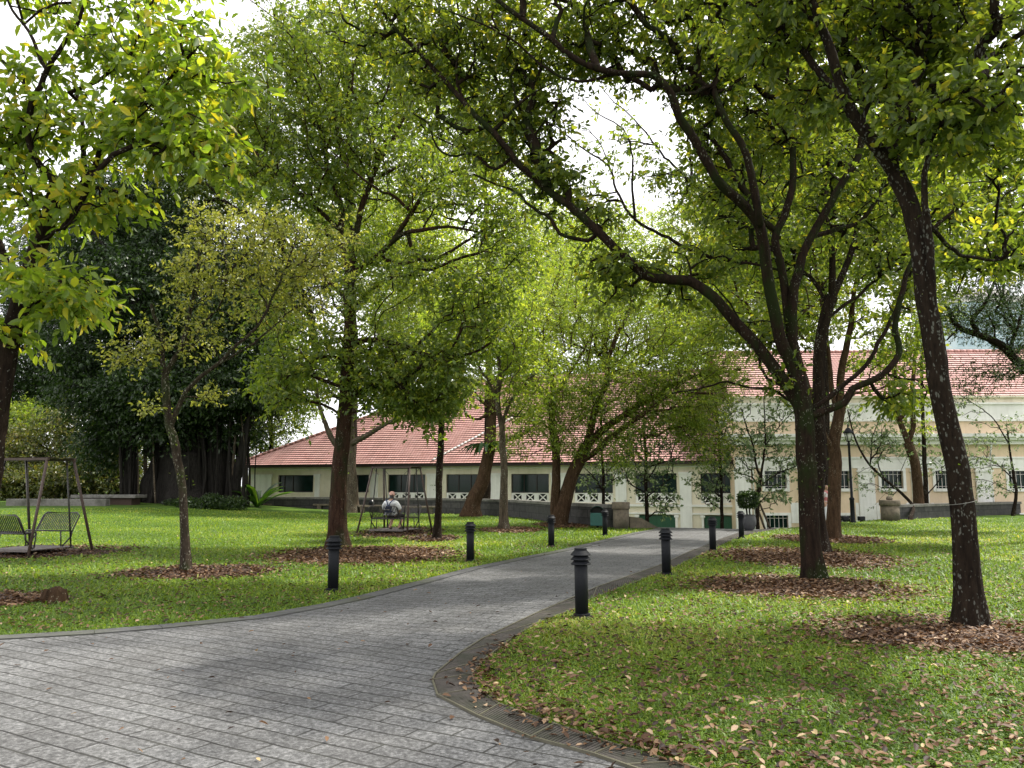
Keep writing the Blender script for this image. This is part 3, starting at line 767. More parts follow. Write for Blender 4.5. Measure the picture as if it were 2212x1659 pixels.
# ---- trees close behind it
b3 = G(1776, 1196); y3 = b3[1]
tree('dark_stem_tree', 'dark slim tree half hidden directly behind the trunk of the big spreading tree', b3, [
    Lm([(1776, 1196), (1767, 1087), (1770, 950), (1768, 779), (1784, 683), (1798, 642)], .16, .14, y3),
    Lm([(1798, 642), (1830, 570), (1850, 500), (1860, 400), (1900, 300), (1930, 180)], .09, .03, y3, y3 + 1.5),
    Lm([(1798, 642), (1795, 540), (1780, 440), (1790, 330), (1770, 200)], .09, .03, y3, y3 - .6),
    Lm([(1790, 660), (1750, 600), (1690, 560), (1620, 500), (1560, 440)], .06, .02, y3, y3 + 1.2),
    Lm([(1784, 690), (1850, 640), (1920, 580), (2000, 560)], .05, .02, y3, y3 + 1),
    Lm([(1690, 560), (1600, 565), (1500, 545), (1430, 505), (1372, 474), (1331, 410), (1317, 359), (1256, 318), (1197, 270), (1156, 253)], .065, .012, y3 + .5, y3 + 1),
    Lm([(1560, 442), (1500, 400), (1437, 338), (1402, 297), (1351, 239), (1327, 222), (1296, 185)], .045, .01, y3 + 1.2, y3 + .6),
    Lm([(1372, 474), (1366, 410), (1365, 342), (1348, 284), (1283, 239), (1256, 208)], .04, .01, y3 + .8, y3 + .3),
    Lm([(1317, 359), (1290, 300), (1250, 270), (1200, 266)], .02, .008, y3 + .9, y3 + 1.3),
    Lm([(1331, 415), (1280, 425), (1220, 440)], .025, .008, y3 + .9, y3 + 1.3),
], [(1320, 310, 100, 100, .8, .8, 26), (1250, 420, 70, 50, .8, .6, 10), (1430, 420, 60, 60, .8, .8, 12), (1600, 400, 120, 100, 1, 2, 80), (1720, 250, 140, 120, 0, 2, 95), (1850, 420, 120, 100, 1, 2, 80), (1650, 560, 110, 60, .5, 1.4, 40), (1950, 560, 90, 70, .5, 1.4, 36),
    (1900, 200, 130, 110, 1, 2, 70), (1560, 290, 80, 80, 1, 1.5, 40), (1800, 60, 300, 110, 1, 2.5, 120), (2000, 420, 90, 90, 1, 1.5, 40)],
    'leaf_mid', M['bark_dark'], y3, 3, per=36, size=.15, spread=.4, min_tw=2.6, creeper=1.2, six=False, twig_r=.010, pw=.48)

b4 = G(1801, 1166); y4 = b4[1]
tree('forked_tree', 'brown-barked tree with a low fork just left of the lamp post', b4, [
    Lm([(1801, 1166), (1801, 1100), (1805, 1001), (1800, 964), (1808, 916), (1815, 880)], .2, .17, y4),
    Lm([(1800, 975), (1777, 930), (1765, 890), (1740, 820), (1720, 740)], .1, .04, y4, y4 - .8),
    Lm([(1815, 880), (1818, 800), (1835, 720), (1850, 620), (1880, 520)], .13, .04, y4, y4 + 1),
    Lm([(1812, 900), (1795, 830), (1790, 740), (1770, 640)], .09, .03, y4, y4 + .5),
    Lm([(1815, 890), (1850, 850), (1900, 840), (1960, 800)], .05, .02, y4, y4 + .8),
], [(1640, 620, 120, 70, 1, 2, 60), (1740, 700, 90, 60, 0, 1.5, 26), (1860, 620, 80, 80, .5, 1.5, 40), (1560, 700, 80, 50, .5, 1.5, 28), (1880, 760, 50, 50, .5, 1, 16), (1960, 740, 60, 60, .8, 1, 20), (1500, 560, 90, 50, 0, 1.5, 24),
    (1750, 480, 200, 90, .5, 2.4, 70)],
    'leaf_mid', M['bark_brown'], y4, 4, per=36, size=.16, spread=.4, min_tw=2.6, six=False, tint=(.55, .2))

b5 = G(1986, 1119); y5 = b5[1]
tree('twin_stem_tree', 'bare twin-stemmed trunk with a keyhole gap in front of the right wall', b5, [
    Lm([(1986, 1119), (1980, 1023), (1962, 956)], .25, .24, y5),
    Lm([(1962, 956), (1944, 910), (1934, 871), (1935, 800), (1925, 700)], .16, .07, y5, y5 + .3),
    Lm([(1964, 950), (1973, 920), (1972, 890), (1971, 840), (1976, 760), (1990, 680)], .14, .07, y5, y5 - .3),
    Lm([(1944, 905), (1958, 892), (1971, 895)], .1, .1, y5, y5),
], [(1930, 740, 80, 60, 0, 2, 34), (2010, 680, 80, 60, 0, 2, 34), (1920, 860, 50, 40, 0, 1.4, 14), (2060, 640, 60, 50, 0, 2, 24), (1985, 920, 30, 30, 0, .8, 7)],
    'leaf_mid', M['bark_brown'], y5, 5, per=36, size=.19, spread=.5, min_tw=4.4, six=False, tint=(.6, .2))

# ---- left foreground tree with large leaves (its foot stands just outside the frame)
b7 = G(-55, 1305); y7 = b7[1]
tree('large_leaf_tree', 'yellow-green tree with large drooping leaves and black limbs along the left edge', b7, [
    Lm([(-55, 1305), (-28, 1050), (8, 813), (32, 700), (58, 625), (82, 540), (103, 478), (120, 420), (126, 386)], .17, .11, y7, y7 + .2),
    Lm([(124, 395), (103, 376), (75, 342), (62, 290), (65, 246), (85, 191), (103, 147), (133, 96), (171, 34), (190, -40)], .06, .02, y7 + .2, y7 - .4),
    Lm([(105, 480), (126, 455), (154, 417), (181, 393), (178, 342), (195, 370), ][:5] + [(174, 260), (160, 180)], .06, .02, y7 + .1, y7 + .6),
    Lm([(181, 393), (195, 370), (212, 335), (239, 280), (273, 239), (328, 219)], .045, .03, y7 + .2, y7 - .3),
    Lm([(150, 200), (205, 178), (240, 155), (280, 126), (290, 100), (304, 75), (301, 34), (328, 7), (345, -40)], .035, .014, y7 + .3, y7 - .5),
    Lm([(160, 412), (185, 407), (232, 407), (270, 424)], .04, .02, y7 + .2, y7 - .4),
    Lm([(85, 530), (120, 500), (165, 475)], .03, .012, y7 + .1, y7 - .6),
    Lm([(100, 150), (60, 70), (20, 10), (0, -60)], .03, .015, y7, y7 + .6),
    Lm([(40, 690), (20, 600), (-20, 480), (-60, 300)], .07, .03, y7, y7 + .5),
    Lm([(300, 80), (350, 70), (410, 80), (460, 75)], .012, .006, y7 - .4, y7 - .8),
], [(280, 190, 140, 110, .1, .9, 23), (370, 90, 130, 80, -.1, .8, 18), (480, 180, 60, 70, -.4, .6, 6), (440, 360, 60, 40, -.5, .5, 6), (490, 280, 40, 40, -.6, .4, 3), (420, 270, 70, 70, -.3, .6, 7), (180, 90, 60, 70, 0, .8, 9), (100, 260, 110, 90, .1, .9, 26), (40, 140, 50, 60, .2, .7, 7), (250, 320, 150, 90, .1, .9, 23), (370, 330, 110, 70, -.2, .7, 15),
    (390, 210, 70, 60, -.5, .6, 12), (460, 290, 50, 40, -.7, .4, 7), (200, 430, 90, 40, -.2, .6, 15), (80, 430, 90, 70, .2, .8, 20), (130, 640, 90, 50, -.4, .6, 23), (60, 590, 60, 40, -.2, .6, 10), (20, 720, 40, 60, .1, .5, 9),
    (190, 660, 45, 30, -.6, .4, 6), (440, 130, 60, 50, -.7, .6, 7), (20, 330, 60, 60, .4, .6, 12), (100, -110, 300, 120, 0, 1.6, 62), (-120, 200, 120, 200, 0, 1.2, 23), (400, 20, 60, 30, -.6, .4, 4)],
    'leaf_yellow', M['bark_dark'], y7, 7, per=20, size=.165, spread=.42, min_tw=2.2, creeper=.7, clump=.6, aspect=.44, droop=.45, tint=(.55, .25))

# ---- the slim tree with small yellowish leaves
b6 = G(402, 1236); y6 = b6[1]
tree('yellow_leaved_tree', 'slim tree with a speckled bent trunk and small yellowish leaves in the left lawn', b6, [
    Lm([(402, 1236), (396, 1100), (388, 1018), (376, 950), (366, 923), (360, 882), (356, 813)], .088, .07, y6),
    Lm([(368, 925), (380, 890), (400, 848), (430, 815), (461, 793), (513, 745), (560, 704), (595, 632), (625, 560), (640, 515)], .05, .014, y6, y6 - .4),
    Lm([(461, 793), (500, 770), (547, 740), (590, 705), (632, 670), (684, 639)], .028, .01, y6 - .1, y6 + .6),
    Lm([(356, 813), (372, 780), (393, 745), (405, 690), (412, 650), (424, 591), (430, 540)], .06, .02, y6, y6 + .3),
    Lm([(356, 813), (350, 760), (352, 731), (335, 690), (328, 656)], .05, .03, y6, y6 - .2),
    Lm([(395, 745), (440, 700), (480, 650), (490, 580), (480, 520)], .03, .012, y6 + .2, y6 - .2),
    Lm([(352, 770), (310, 755), (270, 760)], .025, .01, y6, y6 - .4),
], [(520, 480, 110, 45, 0, 1, 52), (620, 540, 110, 70, 0, 1, 67), (470, 570, 90, 70, 0, .9, 42), (560, 640, 100, 60, 0, .9, 42), (700, 580, 70, 60, .3, .7, 33), (400, 620, 60, 60, 0, .7, 19), (280, 765, 50, 30, -.3, .5, 18), (320, 730, 40, 30, 0, .5, 9),
    (430, 730, 70, 50, 0, .7, 19), (640, 680, 70, 50, .5, .6, 19), (330, 880, 40, 18, 0, .3, 5), (460, 850, 60, 25, 0, .4, 6), (420, 500, 40, 40, 0, .5, 10), (740, 500, 40, 40, .3, .5, 9)],
    'leaf_olive', M['bark_mottled'], y6, 6, per=26, size=.075, spread=.26, min_tw=1.9, creeper=3.2, aspect=.5, tint=(.44, .2), twig_r=.004)

# ---- the tall tree left of centre
b8 = G(727, 1182); y8 = b8[1]
tree('tall_lawn_tree', 'tall tree with stout straight reddish trunk and mossy limbs reaching right', b8, [
    Lm([(727, 1182), (731, 1100), (736, 984), (744, 882), (750, 779), (757, 700), (754, 620), (758, 575)], .245, .15, y8, y8 + .1),
    Lm([(757, 590), (775, 480), (800, 390), (850, 290), (915, 190), (970, 110), (1000, 40)], .10, .03, y8 + .1, y8 + .8),
    Lm([(756, 600), (738, 520), (735, 440), (700, 330), (672, 220), (610, 100), (590, 20)], .10, .03, y8 + .1, y8 + 1.4),
    Lm([(738, 500), (690, 455), (630, 400), (560, 340), (500, 270), (450, 230)], .07, .025, y8 + .3, y8 - .6),
    Lm([(752, 745), (790, 735), (846, 742), (914, 762), (969, 772), (1023, 762), (1060, 740)], .09, .03, y8, y8 - 1.0),
    Lm([(757, 600), (790, 570), (822, 547), (866, 506), (914, 496), (970, 490), (1030, 500)], .1, .03, y8 + .1, y8 - .8),
    Lm([(850, 520), (880, 472), (907, 427), (941, 383), (975, 370), (1020, 360)], .075, .025, y8 - .2, y8 - 1.2),
    Lm([(890, 460), (850, 425), (815, 410), (764, 369), (720, 330)], .05, .02, y8 - .4, y8 - 1.2),
    Lm([(895, 560), (941, 560), (1003, 526), (1078, 478), (1130, 470)], .06, .02, y8 - .2, y8 + .4),
    Lm([(830, 560), (860, 570), (900, 562)], .06, .06, y8, y8 - .2),
    Lm([(755, 650), (700, 600), (640, 560), (600, 480), (560, 400)], .08, .025, y8 + .1, y8 + 1),
    Lm([(700, 330), (740, 250), (760, 150), (800, 60)], .06, .02, y8 + .8, y8 + .4),
    Lm([(800, 390), (860, 360), (930, 300), (1000, 260)], .05, .018, y8 + .3, y8 - .5),
    Lm([(750, 780), (700, 770), (640, 800), (600, 840)], .05, .02, y8, y8 - .6),
    Lm([(766, 730), (800, 770), (850, 800), (900, 850), (930, 870)], .04, .015, y8, y8 - .4),
], [(600, 200, 130, 110, .6, 2.2, 95), (720, 130, 150, 110, .5, 2.4, 110), (850, 180, 120, 120, .6, 2.2, 85), (560, 330, 120, 110, .8, 2, 85), (700, 300, 130, 90, 0, 2, 80), (660, 420, 110, 70, .3, 2, 56), (830, 350, 110, 80, 0, 1.8, 56), (980, 400, 110, 80, -.5, 1.6, 56), (1080, 470, 90, 60, 0, 1.4, 36),
    (900, 600, 70, 50, -.4, 1.2, 24), (1010, 640, 90, 60, -.6, 1.4, 40), (1100, 560, 70, 60, 0, 1.4, 24), (620, 850, 60, 70, -.4, 1.2, 42), (680, 760, 90, 60, 0, 1.4, 40), (850, 840, 90, 60, -.3, 1, 62), (900, 885, 80, 35, -.3, .8, 34), (800, 790, 80, 60, 0, 1, 34), (960, 740, 90, 60, -.6, 1, 30), (980, 810, 70, 50, -.8, 1, 30),
    (1050, 700, 60, 40, -1, 1, 20), (780, 660, 50, 60, -.4, 1, 18), (590, 700, 60, 70, .2, 1.2, 22), (740, -60, 300, 120, .5, 3, 90), (470, 260, 80, 120, 1, 1.8, 46), (790, 560, 50, 50, -.3, .8, 12)],
    'leaf_mid', M['bark_red'], y8, 8, per=34, size=.15, spread=.48, min_tw=3.0, creeper=2.2, six=False, tint=(.48, .2))

# ---- slender trees farther up the lawn
b9 = G(943, 1166); y9 = b9[1]
tree('thin_dark_tree', 'thin dark trunk with a T-shaped top just right of the occupied swing', b9, [
    Lm([(943, 1166), (947, 1100), (951, 984), (955, 905)], .115, .095, y9),
    Lm([(955, 905), (941, 882), (928, 830), (938, 786), (925, 740)], .06, .025, y9, y9 - .4),
    Lm([(955, 905), (978, 890), (996, 880), (986, 847), (1000, 800)], .06, .02, y9, y9 + .3),
    Lm([(953, 910), (920, 900), (870, 893)], .03, .015, y9, y9 - .5),
], [(925, 860, 50, 35, 0, .8, 22), (980, 850, 40, 30, 0, .7, 14), (880, 880, 50, 30, 0, .7, 16), (940, 760, 70, 50, 0, 1, 22)],
    'leaf_mid', M['bark_dark'], y9, 9, per=36, size=.17, spread=.4, min_tw=2.8, creeper=2, six=False, tint=(.6, .2))

b10 = G(757, 1108); y10 = b10[1]
tree('pale_trunk_tree', 'pale fluted trunk standing against the stone wall behind the stout reddish trunk', b10, [
    Lm([(757, 1108), (757, 1050), (756, 960), (752, 900), (745, 800)], .44, .3, y10),
    Lm([(752, 985), (740, 978), (712, 940), (692, 885), (680, 820)], .2, .08, y10, y10 - 1),
    Lm([(757, 960), (767, 952), (805, 933), (846, 909), (893, 899)], .2, .06, y10, y10 - 1.5),
    Lm([(748, 850), (790, 790), (830, 700)], .2, .06, y10, y10 + 1),
], [(690, 800, 90, 60, 0, 3, 40), (850, 780, 110, 70, 0, 3, 40), (600, 560, 120, 80, 6, 4, 60), (850, 860, 60, 40, 0, 1.6, 14)],
    'leaf_mid', M['bark_pale'], y10, 10, per=40, size=.24, spread=.8, min_tw=6, creeper=1, six=False, tint=(.4, .2))

b11 = G(1017, 1116); y11 = b11[1]
tree('fern_bearing_tree', 'leaning trunk with peeling bark carrying a dark epiphytic fern halfway up', b11, [
    Lm([(1017, 1116), (1024, 1080), (1044, 1035), (1058, 967), (1064, 882), (1078, 830), (1095, 779), (1110, 700), (1140, 600)], .4, .1, y11),
    Lm([(1063, 960), (1080, 955), (1105, 950), (1143, 933), (1170, 900)], .13, .05, y11, y11 - 1),
    Lm([(1064, 896), (1045, 900), (1027, 908), (1010, 898), (1000, 880)], .1, .04, y11, y11 - .6),
    Lm([(1085, 800), (1130, 720), (1190, 640), (1230, 560)], .12, .04, y11, y11 + 2),
    Lm([(1100, 760), (1060, 680), (1010, 600), (960, 560)], .12, .04, y11, y11 + 1),
], [(1040, 620, 130, 80, 0, 4, 70), (1180, 560, 150, 70, 1, 4, 80), (1110, 740, 90, 60, 0, 3, 34), (1250, 620, 90, 70, 1, 3, 40), (930, 690, 110, 80, 1, 3, 60), (980, 780, 110, 60, 1, 3, 50), (1060, 840, 80, 50, 0, 2, 28), (870, 640, 90, 80, 2, 3, 40), (1140, 880, 40, 40, 0, 1.5, 10)],
    'leaf_fine', M['bark_brown'], y11, 11, per=56, size=.15, spread=.75, min_tw=5, six=False, tint=(.5, .22), aspect=.4)

b12 = G(1088, 1146); y12 = b12[1]
tree('slender_pale_tree', 'slender pale trunk between the fern-bearing tree and the wide leaning tree', b12, [
    Lm([(1088, 1146), (1088, 1100), (1088, 984), (1081, 916), (1075, 865), (1080, 800), (1070, 720)], .165, .06, y12),
    Lm([(1083, 925), (1100, 870), (1118, 847), (1146, 820), (1180, 770)], .08, .03, y12, y12 + 1),
    Lm([(1076, 860), (1040, 800), (1000, 740), (960, 700)], .06, .02, y12, y12 - 1),
], [(1060, 740, 90, 50, 0, 2, 68), (1160, 790, 80, 60, .5, 2, 61), (1120, 860, 50, 40, 0, 1.2, 23), (980, 700, 70, 50, -.5, 1.6, 44), (1090, 650, 100, 60, 0, 2, 61)],
    'leaf_fine', M['bark_pale'], y12, 12, per=44, size=.13, spread=.5, min_tw=3.4, six=False, tint=(.55, .2))

b13 = G(1203, 1136); y13 = b13[1]
tree('umbrella_tree', 'wide feathery tree left of the green bin, one stem leaning far right', b13, [
    Lm([(1203, 1136), (1218, 1085), (1230, 1036), (1250, 995), (1268, 962)], .3, .24, y13),
    Lm([(1268, 962), (1300, 930), (1334, 905), (1386, 873), (1454, 832), (1520, 810), (1600, 798)], .17, .05, y13, y13 + .8),
    Lm([(1250, 1000), (1285, 975), (1330, 935), (1390, 895), (1460, 850), (1540, 850)], .14, .04, y13 - .1, y13 - 1),
    Lm([(1262, 970), (1276, 930), (1300, 850), (1313, 800), (1320, 750), (1355, 680), (1380, 620)], .16, .05, y13, y13 + 1),
    Lm([(1203, 1136), (1199, 1100), (1201, 1040), (1201, 984), (1192, 930), (1197, 848), (1180, 779), (1150, 700)], .21, .08, y13, y13 + .3),
    Lm([(1195, 870), (1225, 810), (1260, 760), (1300, 680)], .09, .03, y13 + .2, y13 + 1.4),
    Lm([(1194, 900), (1170, 850), (1120, 800)], .07, .03, y13 + .2, y13 - 1),
    Lm([(1310, 800), (1360, 760), (1420, 720), (1480, 690)], .08, .03, y13 + .5, y13 + 2),
], [(1150, 650, 110, 60, 0, 2.5, 62), (1280, 590, 140, 60, .5, 3, 108), (1230, 700, 110, 60, 0, 2.5, 62), (1400, 680, 130, 70, .5, 2.6, 83), (1500, 760, 100, 50, .5, 2, 59), (1560, 830, 60, 50, .5, 1.5, 35), (1250, 880, 70, 50, -.3, 1.5, 48), (1180, 920, 60, 40, -.3, 1.4, 35), (1340, 830, 90, 50, 0, 1.8, 35),
    (1230, 960, 50, 30, -.5, 1, 20), (1440, 900, 80, 50, 0, 1.5, 67), (1530, 920, 55, 80, 0, 1.5, 75), (1120, 950, 50, 40, 0, 1.2, 18), (1330, 960, 70, 50, 0, 1.5, 40), (1400, 800, 120, 50, 0, 2, 67), (1300, 850, 130, 60, 0, 2, 67), (1460, 840, 120, 50, 0, 2, 67), (1560, 760, 90, 60, 0, 2, 48), (1210, 830, 90, 60, 0, 1.6, 45), (1100, 740, 60, 50, -.5, 1.5, 27)],
    'leaf_fine', M['bark_brown'], y13, 13, per=56, size=.115, spread=.52, min_tw=3.2, six=False, tint=(.5, .22), aspect=.38)

# ---- saplings round the far end
def sapling(lab, base, limbs, blobs, Y, seed, size=.16, **k):
    return tree('sapling', lab, base, limbs, blobs, 'leaf_blue', M['bark_dark'], Y, seed, 'young trees below the terrace', per=18, size=size, spread=.42, six=False, tint=(.55, .25), flare=1.1, twig_r=.007, min_tw=.8, aspect=.5, **k)
def low(px, Y):
    p = W(px, 1140, Y); p[2] = float(terrain(p[0], p[1])); return p
p = low(1634, 33.5)
sapling('propped sapling with open grey-green crown behind the potted shrub', p, [
    dict(p=[p, W(1636, 1090, 33.5), W(1644, 1026, 33.5)], r0=.09, r1=.075),
    Lm([(1644, 1026), (1636, 1015), (1625, 956), (1614, 925), (1600, 880)], .05, .02, 33.5), Lm([(1644, 1026), (1650, 985), (1654, 945), (1651, 900), (1650, 860)], .05, .02, 33.5),
    Lm([(1653, 962), (1683, 922), (1712, 890)], .03, .015, 33.5, 33), Lm([(1646, 1046), (1680, 1024), (1722, 1005)], .03, .015, 33.5, 33.1)],
    [(1640, 930, 60, 50, 0, 1, 36), (1590, 990, 40, 50, 0, .9, 18), (1690, 1000, 40, 40, 0, .8, 24), (1680, 1070, 40, 40, 0, .8, 20), (1670, 880, 50, 40, 0, .9, 22), (1620, 1030, 25, 30, 0, .6, 9)], 33.5, 21)
p = low(1968, 39)
sapling('thin sapling leaning left behind the right stone pillar', p, [
    dict(p=[p, W(1968, 1087, 40.3), W(1904, 1029, 40), W(1871, 993, 40), W(1846, 944, 40), W(1831, 885, 40)], r0=.1, r1=.03), Lm([(1880, 1003), (1885, 950), (1900, 900)], .04, .02, 40)],
    [(1870, 940, 50, 50, 0, 1.2, 26), (1920, 960, 50, 40, 0, 1, 32), (1890, 1050, 45, 40, 0, 1, 12), (1840, 900, 40, 30, 0, 1, 12)], 40, 22)
p = low(2001, 42.5)
sapling('straight pole-like sapling between the twin-stemmed trunk and the leaning tree', p, [
    dict(p=[p, W(2001, 1087, 42.5), W(1996, 962, 42.5), W(1992, 856, 42.5), W(1990, 770, 42.5)], r0=.13, r1=.07), Lm([(2000, 1072), (2015, 1055), (2035, 1030)], .04, .02, 42.5)],
    [(2020, 990, 45, 40, 0, 1.1, 26), (1985, 960, 30, 40, 0, .8, 10), (1990, 780, 50, 40, 0, 1.2, 16)], 42.5, 23)
p = low(2190, 44.5)
sapling('sapling at the far right spreading in front of the last window', p, [
    dict(p=[p, W(2195, 1060, 44.5), W(2185, 1000, 44.5), W(2176, 930, 44.5)], r0=.1, r1=.04), Lm([(2188, 1035), (2150, 1000), (2100, 985)], .04, .02, 44.5), Lm([(2180, 960), (2140, 900), (2070, 850)], .04, .02, 44.5)],
    [(2120, 990, 60, 45, 0, 1.3, 36), (2180, 930, 40, 40, 0, 1, 14), (2080, 880, 40, 50, 0, 1, 12), (2140, 1050, 45, 30, 0, 1, 14)], 44.5, 24)
p = low(1303, 37)
sapling('sapling behind the green bin with a bare pale side branch', p, [
    dict(p=[p, W(1303, 1082, 37), W(1303, 1020, 37), W(1299, 961, 37), W(1300, 880, 37)], r0=.11, r1=.04), Lm([(1303, 1062), (1285, 1035), (1262, 1010)], .045, .02, 37)],
    [(1280, 1030, 40, 40, 0, 1, 20), (1330, 1000, 50, 40, 0, 1, 24), (1310, 900, 60, 50, 0, 1.3, 26)], 37, 25)
p = low(1397, 36)
sapling('bushy sapling in front of the green doors near the sloping stair wall', p, [
    dict(p=[p, W(1397, 1110, 36), W(1395, 1000, 36), W(1390, 900, 36), W(1386, 830, 36)], r0=.12, r1=.04), Lm([(1396, 1075), (1420, 1055), (1440, 1040)], .04, .02, 36), Lm([(1394, 1010), (1430, 1000), (1475, 985)], .04, .02, 36)],
    [(1400, 1000, 60, 60, 0, 1.3, 62), (1450, 940, 50, 60, 0, 1.2, 44), (1420, 1080, 50, 30, 0, 1, 24), (1350, 940, 40, 50, 0, 1, 22), (1400, 870, 60, 50, 0, 1.2, 32)], 36, 26)
p = low(1555, 35)
sapling('drooping sapling hanging over the right-hand green door', p, [
    dict(p=[p, W(1560, 1100, 35), W(1556, 1000, 35), W(1548, 880, 35)], r0=.1, r1=.04), Lm([(1556, 990), (1530, 960), (1510, 950)], .04, .02, 35)],
    [(1545, 970, 45, 70, 0, 1.1, 62), (1530, 1050, 35, 40, 0, .9, 26), (1560, 890, 50, 50, 0, 1.1, 32)], 35, 27)

# ---- banyan with hanging roots
bb = GT(400, 1088); yb = bb[1]
ban = tree('banyan_tree', 'dark banyan with a curtain of hanging aerial roots at the far left of the lawn', bb, [
    dict(p=[bb, W(400, 1000, yb), W(405, 900, yb), W(410, 780, yb)], r0=1.5, r1=.9),
    Lm([(340, 1085), (335, 1000), (350, 900), (330, 780)], .8, .4, yb + .4), Lm([(470, 1085), (465, 1000), (455, 900), (480, 780)], .9, .4, yb + .2),
    Lm([(505, 1080), (515, 1000), (530, 930), (548, 880)], .35, .2, yb - .6, yb - 1), Lm([(410, 800), (330, 700), (260, 600), (200, 500)], .6, .2, yb, yb - 2), Lm([(410, 800), (480, 700), (540, 600)], .6, .2, yb, yb + 1),
    Lm([(330, 800), (240, 780), (150, 760)], .4, .15, yb, yb + 1), Lm([(470, 850), (560, 800), (620, 780)], .35, .15, yb, yb - 1),
    Lm([(285, 1087), (280, 1000), (275, 900), (270, 800)], .4, .3, yb + .8)],
    [(320, 480, 150, 80, 2, 4, 110), (240, 430, 100, 60, 2, 4, 60), (330, 640, 150, 90, 0, 5, 190), (250, 740, 140, 90, 1, 4, 170), (470, 720, 130, 90, 0, 4, 170), (400, 850, 170, 60, -1, 4, 190), (210, 850, 90, 80, 1, 3, 110), (570, 830, 70, 60, 0, 3, 80), (210, 560, 110, 80, 1, 4, 110), (420, 560, 150, 70, 2, 5, 120), (560, 650, 90, 90, 1, 3, 80),
     (230, 950, 50, 70, 1.5, 2.5, 50), (330, 930, 120, 40, 0, 3, 60), (500, 920, 60, 40, 0, 2, 34)],
    'leaf_dark', M['root'], yb, 31, per=84, size=.24, spread=1.0, min_tw=5, six=False, aspect=.42, droop=.5, twig_r=.012, tint=(.45, .22))
rng = np.random.default_rng(5)
for k in range(64):
    px = rng.uniform(262, 552); yy = yb - 1.6 + rng.random() * 2.6
    top = rng.uniform(860, 960); a = W(px + rng.normal(0, 8), top, yy); e = W(px, 1088, yy); e[2] = float(terrain(e[0], e[1])) - .05
    mdl = .5 * (a + e) + rng.normal(0, .12, 3)
    C, s = catmull([a, mdl, e], .6); r = rng.uniform(.03, .11)
    mb = MB(); mb.tube(C - bb, r * (1 + .6 * s ** 3), 6); mb.build('aerial_root', M['bark_pale'] if k % 5 == 0 else M['root'], ban)

# ---- trees filling the background
def bgtree(name, lab, px, Y, h_px, blobs, leaf, seed, r=.25, group='background trees', **k):
    p = W(px, 1060, Y); p[2] = float(terrain(p[0], p[1]))
    top = W(px, h_px, Y)
    kw = dict(per=58, size=.2, spread=.75, min_tw=2.5, six=False, aspect=.45, twig_r=.012, tint=(.45, .22)); kw.update(k)
    return tree(name, lab, p, [dict(p=[p, p * .6 + top * .4 + np.array([.3, 0, 0]), top], r0=r, r1=r * .3)], blobs, leaf, M['bark_dark'], Y, seed, group, **kw)
bgtree('background_tree', 'tall dense green tree rising behind the yellow-leaved slim tree', 752, 54, 150,
       [(360, 320, 100, 110, 0, 4, 110), (340, 460, 100, 80, 0, 4, 100), (450, 420, 90, 70, 0, 4, 60), (430, 400, 90, 90, 0, 4, 70), (440, 240, 70, 90, 0, 4, 36), (620, 200, 170, 130, 0, 5, 170), (520, 330, 120, 120, 0, 4, 120), (700, 90, 130, 80, 0, 4, 100), (780, 330, 130, 130, 0, 4, 110), (650, 470, 130, 80, 0, 4, 90), (760, 560, 100, 80, 0, 3, 60), (620, 640, 100, 80, 0, 3, 90), (640, 800, 90, 90, 0, 3, 80), (700, 620, 100, 90, 0, 3, 70), (900, 140, 90, 110, 0, 3, 50)], 'leaf_mid', 41, .5)
bgtree('background_tree', 'bright green tree in the middle distance filling the space under the long arching limb', 1046, 50, 300,
       [(960, 250, 130, 100, 0, 4, 120), (1070, 200, 110, 90, 0, 4, 90), (1090, 330, 110, 70, 0, 4, 80), (940, 400, 110, 80, 0, 4, 70), (1160, 420, 70, 50, 0, 3, 26), (880, 120, 100, 70, 0, 4, 60), (1200, 110, 90, 60, 0, 3, 30)], 'leaf_fine', 47, .3, tint=(.5, .22), size=.19, spread=.8, min_tw=7)
bgtree('background_tree', 'leafy tree behind the fanning dark stems, nearer than the right building', 1765, 38, 300,
       [(1520, 460, 90, 60, 0, 3, 46), (1640, 420, 120, 90, 0, 3, 90), (1780, 480, 130, 100, 0, 3, 100), (1900, 440, 110, 90, 0, 3, 80), (1600, 560, 110, 60, 0, 3, 70), (1700, 620, 110, 60, 0, 3, 46), (1700, 300, 130, 80, 0, 3, 90), (1850, 300, 130, 100, 0, 3, 90), (1960, 560, 80, 70, 0, 2.5, 40), (2050, 330, 110, 100, 0, 3, 80)], 'leaf_mid', 48, .25, size=.2, spread=.7, min_tw=5, tint=(.58, .22))
bgtree('background_tree', 'yellowish tree glowing in the gap above the tiled roof between the mossy limbs', 860, 70, 520,
       [(850, 480, 130, 90, 0, 5, 153), (760, 470, 110, 70, 0, 5, 102), (920, 560, 110, 80, 0, 5, 119), (980, 660, 100, 80, 0, 5, 119), (870, 680, 90, 80, 0, 5, 102), (900, 780, 80, 40, 0, 4, 51)], 'leaf_fine', 42, .5, tint=(.62, .2), size=.28, spread=1.1)
bgtree('background_tree', 'light green tree rising over the roof ridge behind the umbrella tree', 1300, 75, 520,
       [(1180, 520, 150, 60, 0, 6, 153), (1330, 520, 130, 60, 0, 6, 102), (1100, 600, 120, 70, 0, 6, 136), (1250, 640, 150, 80, 0, 6, 187), (1420, 640, 120, 70, 0, 6, 119), (1380, 760, 130, 60, 0, 5, 102), (1200, 760, 130, 60, 0, 5, 102)], 'leaf_fine', 43, .5, tint=(.55, .22), size=.28, spread=1.2)
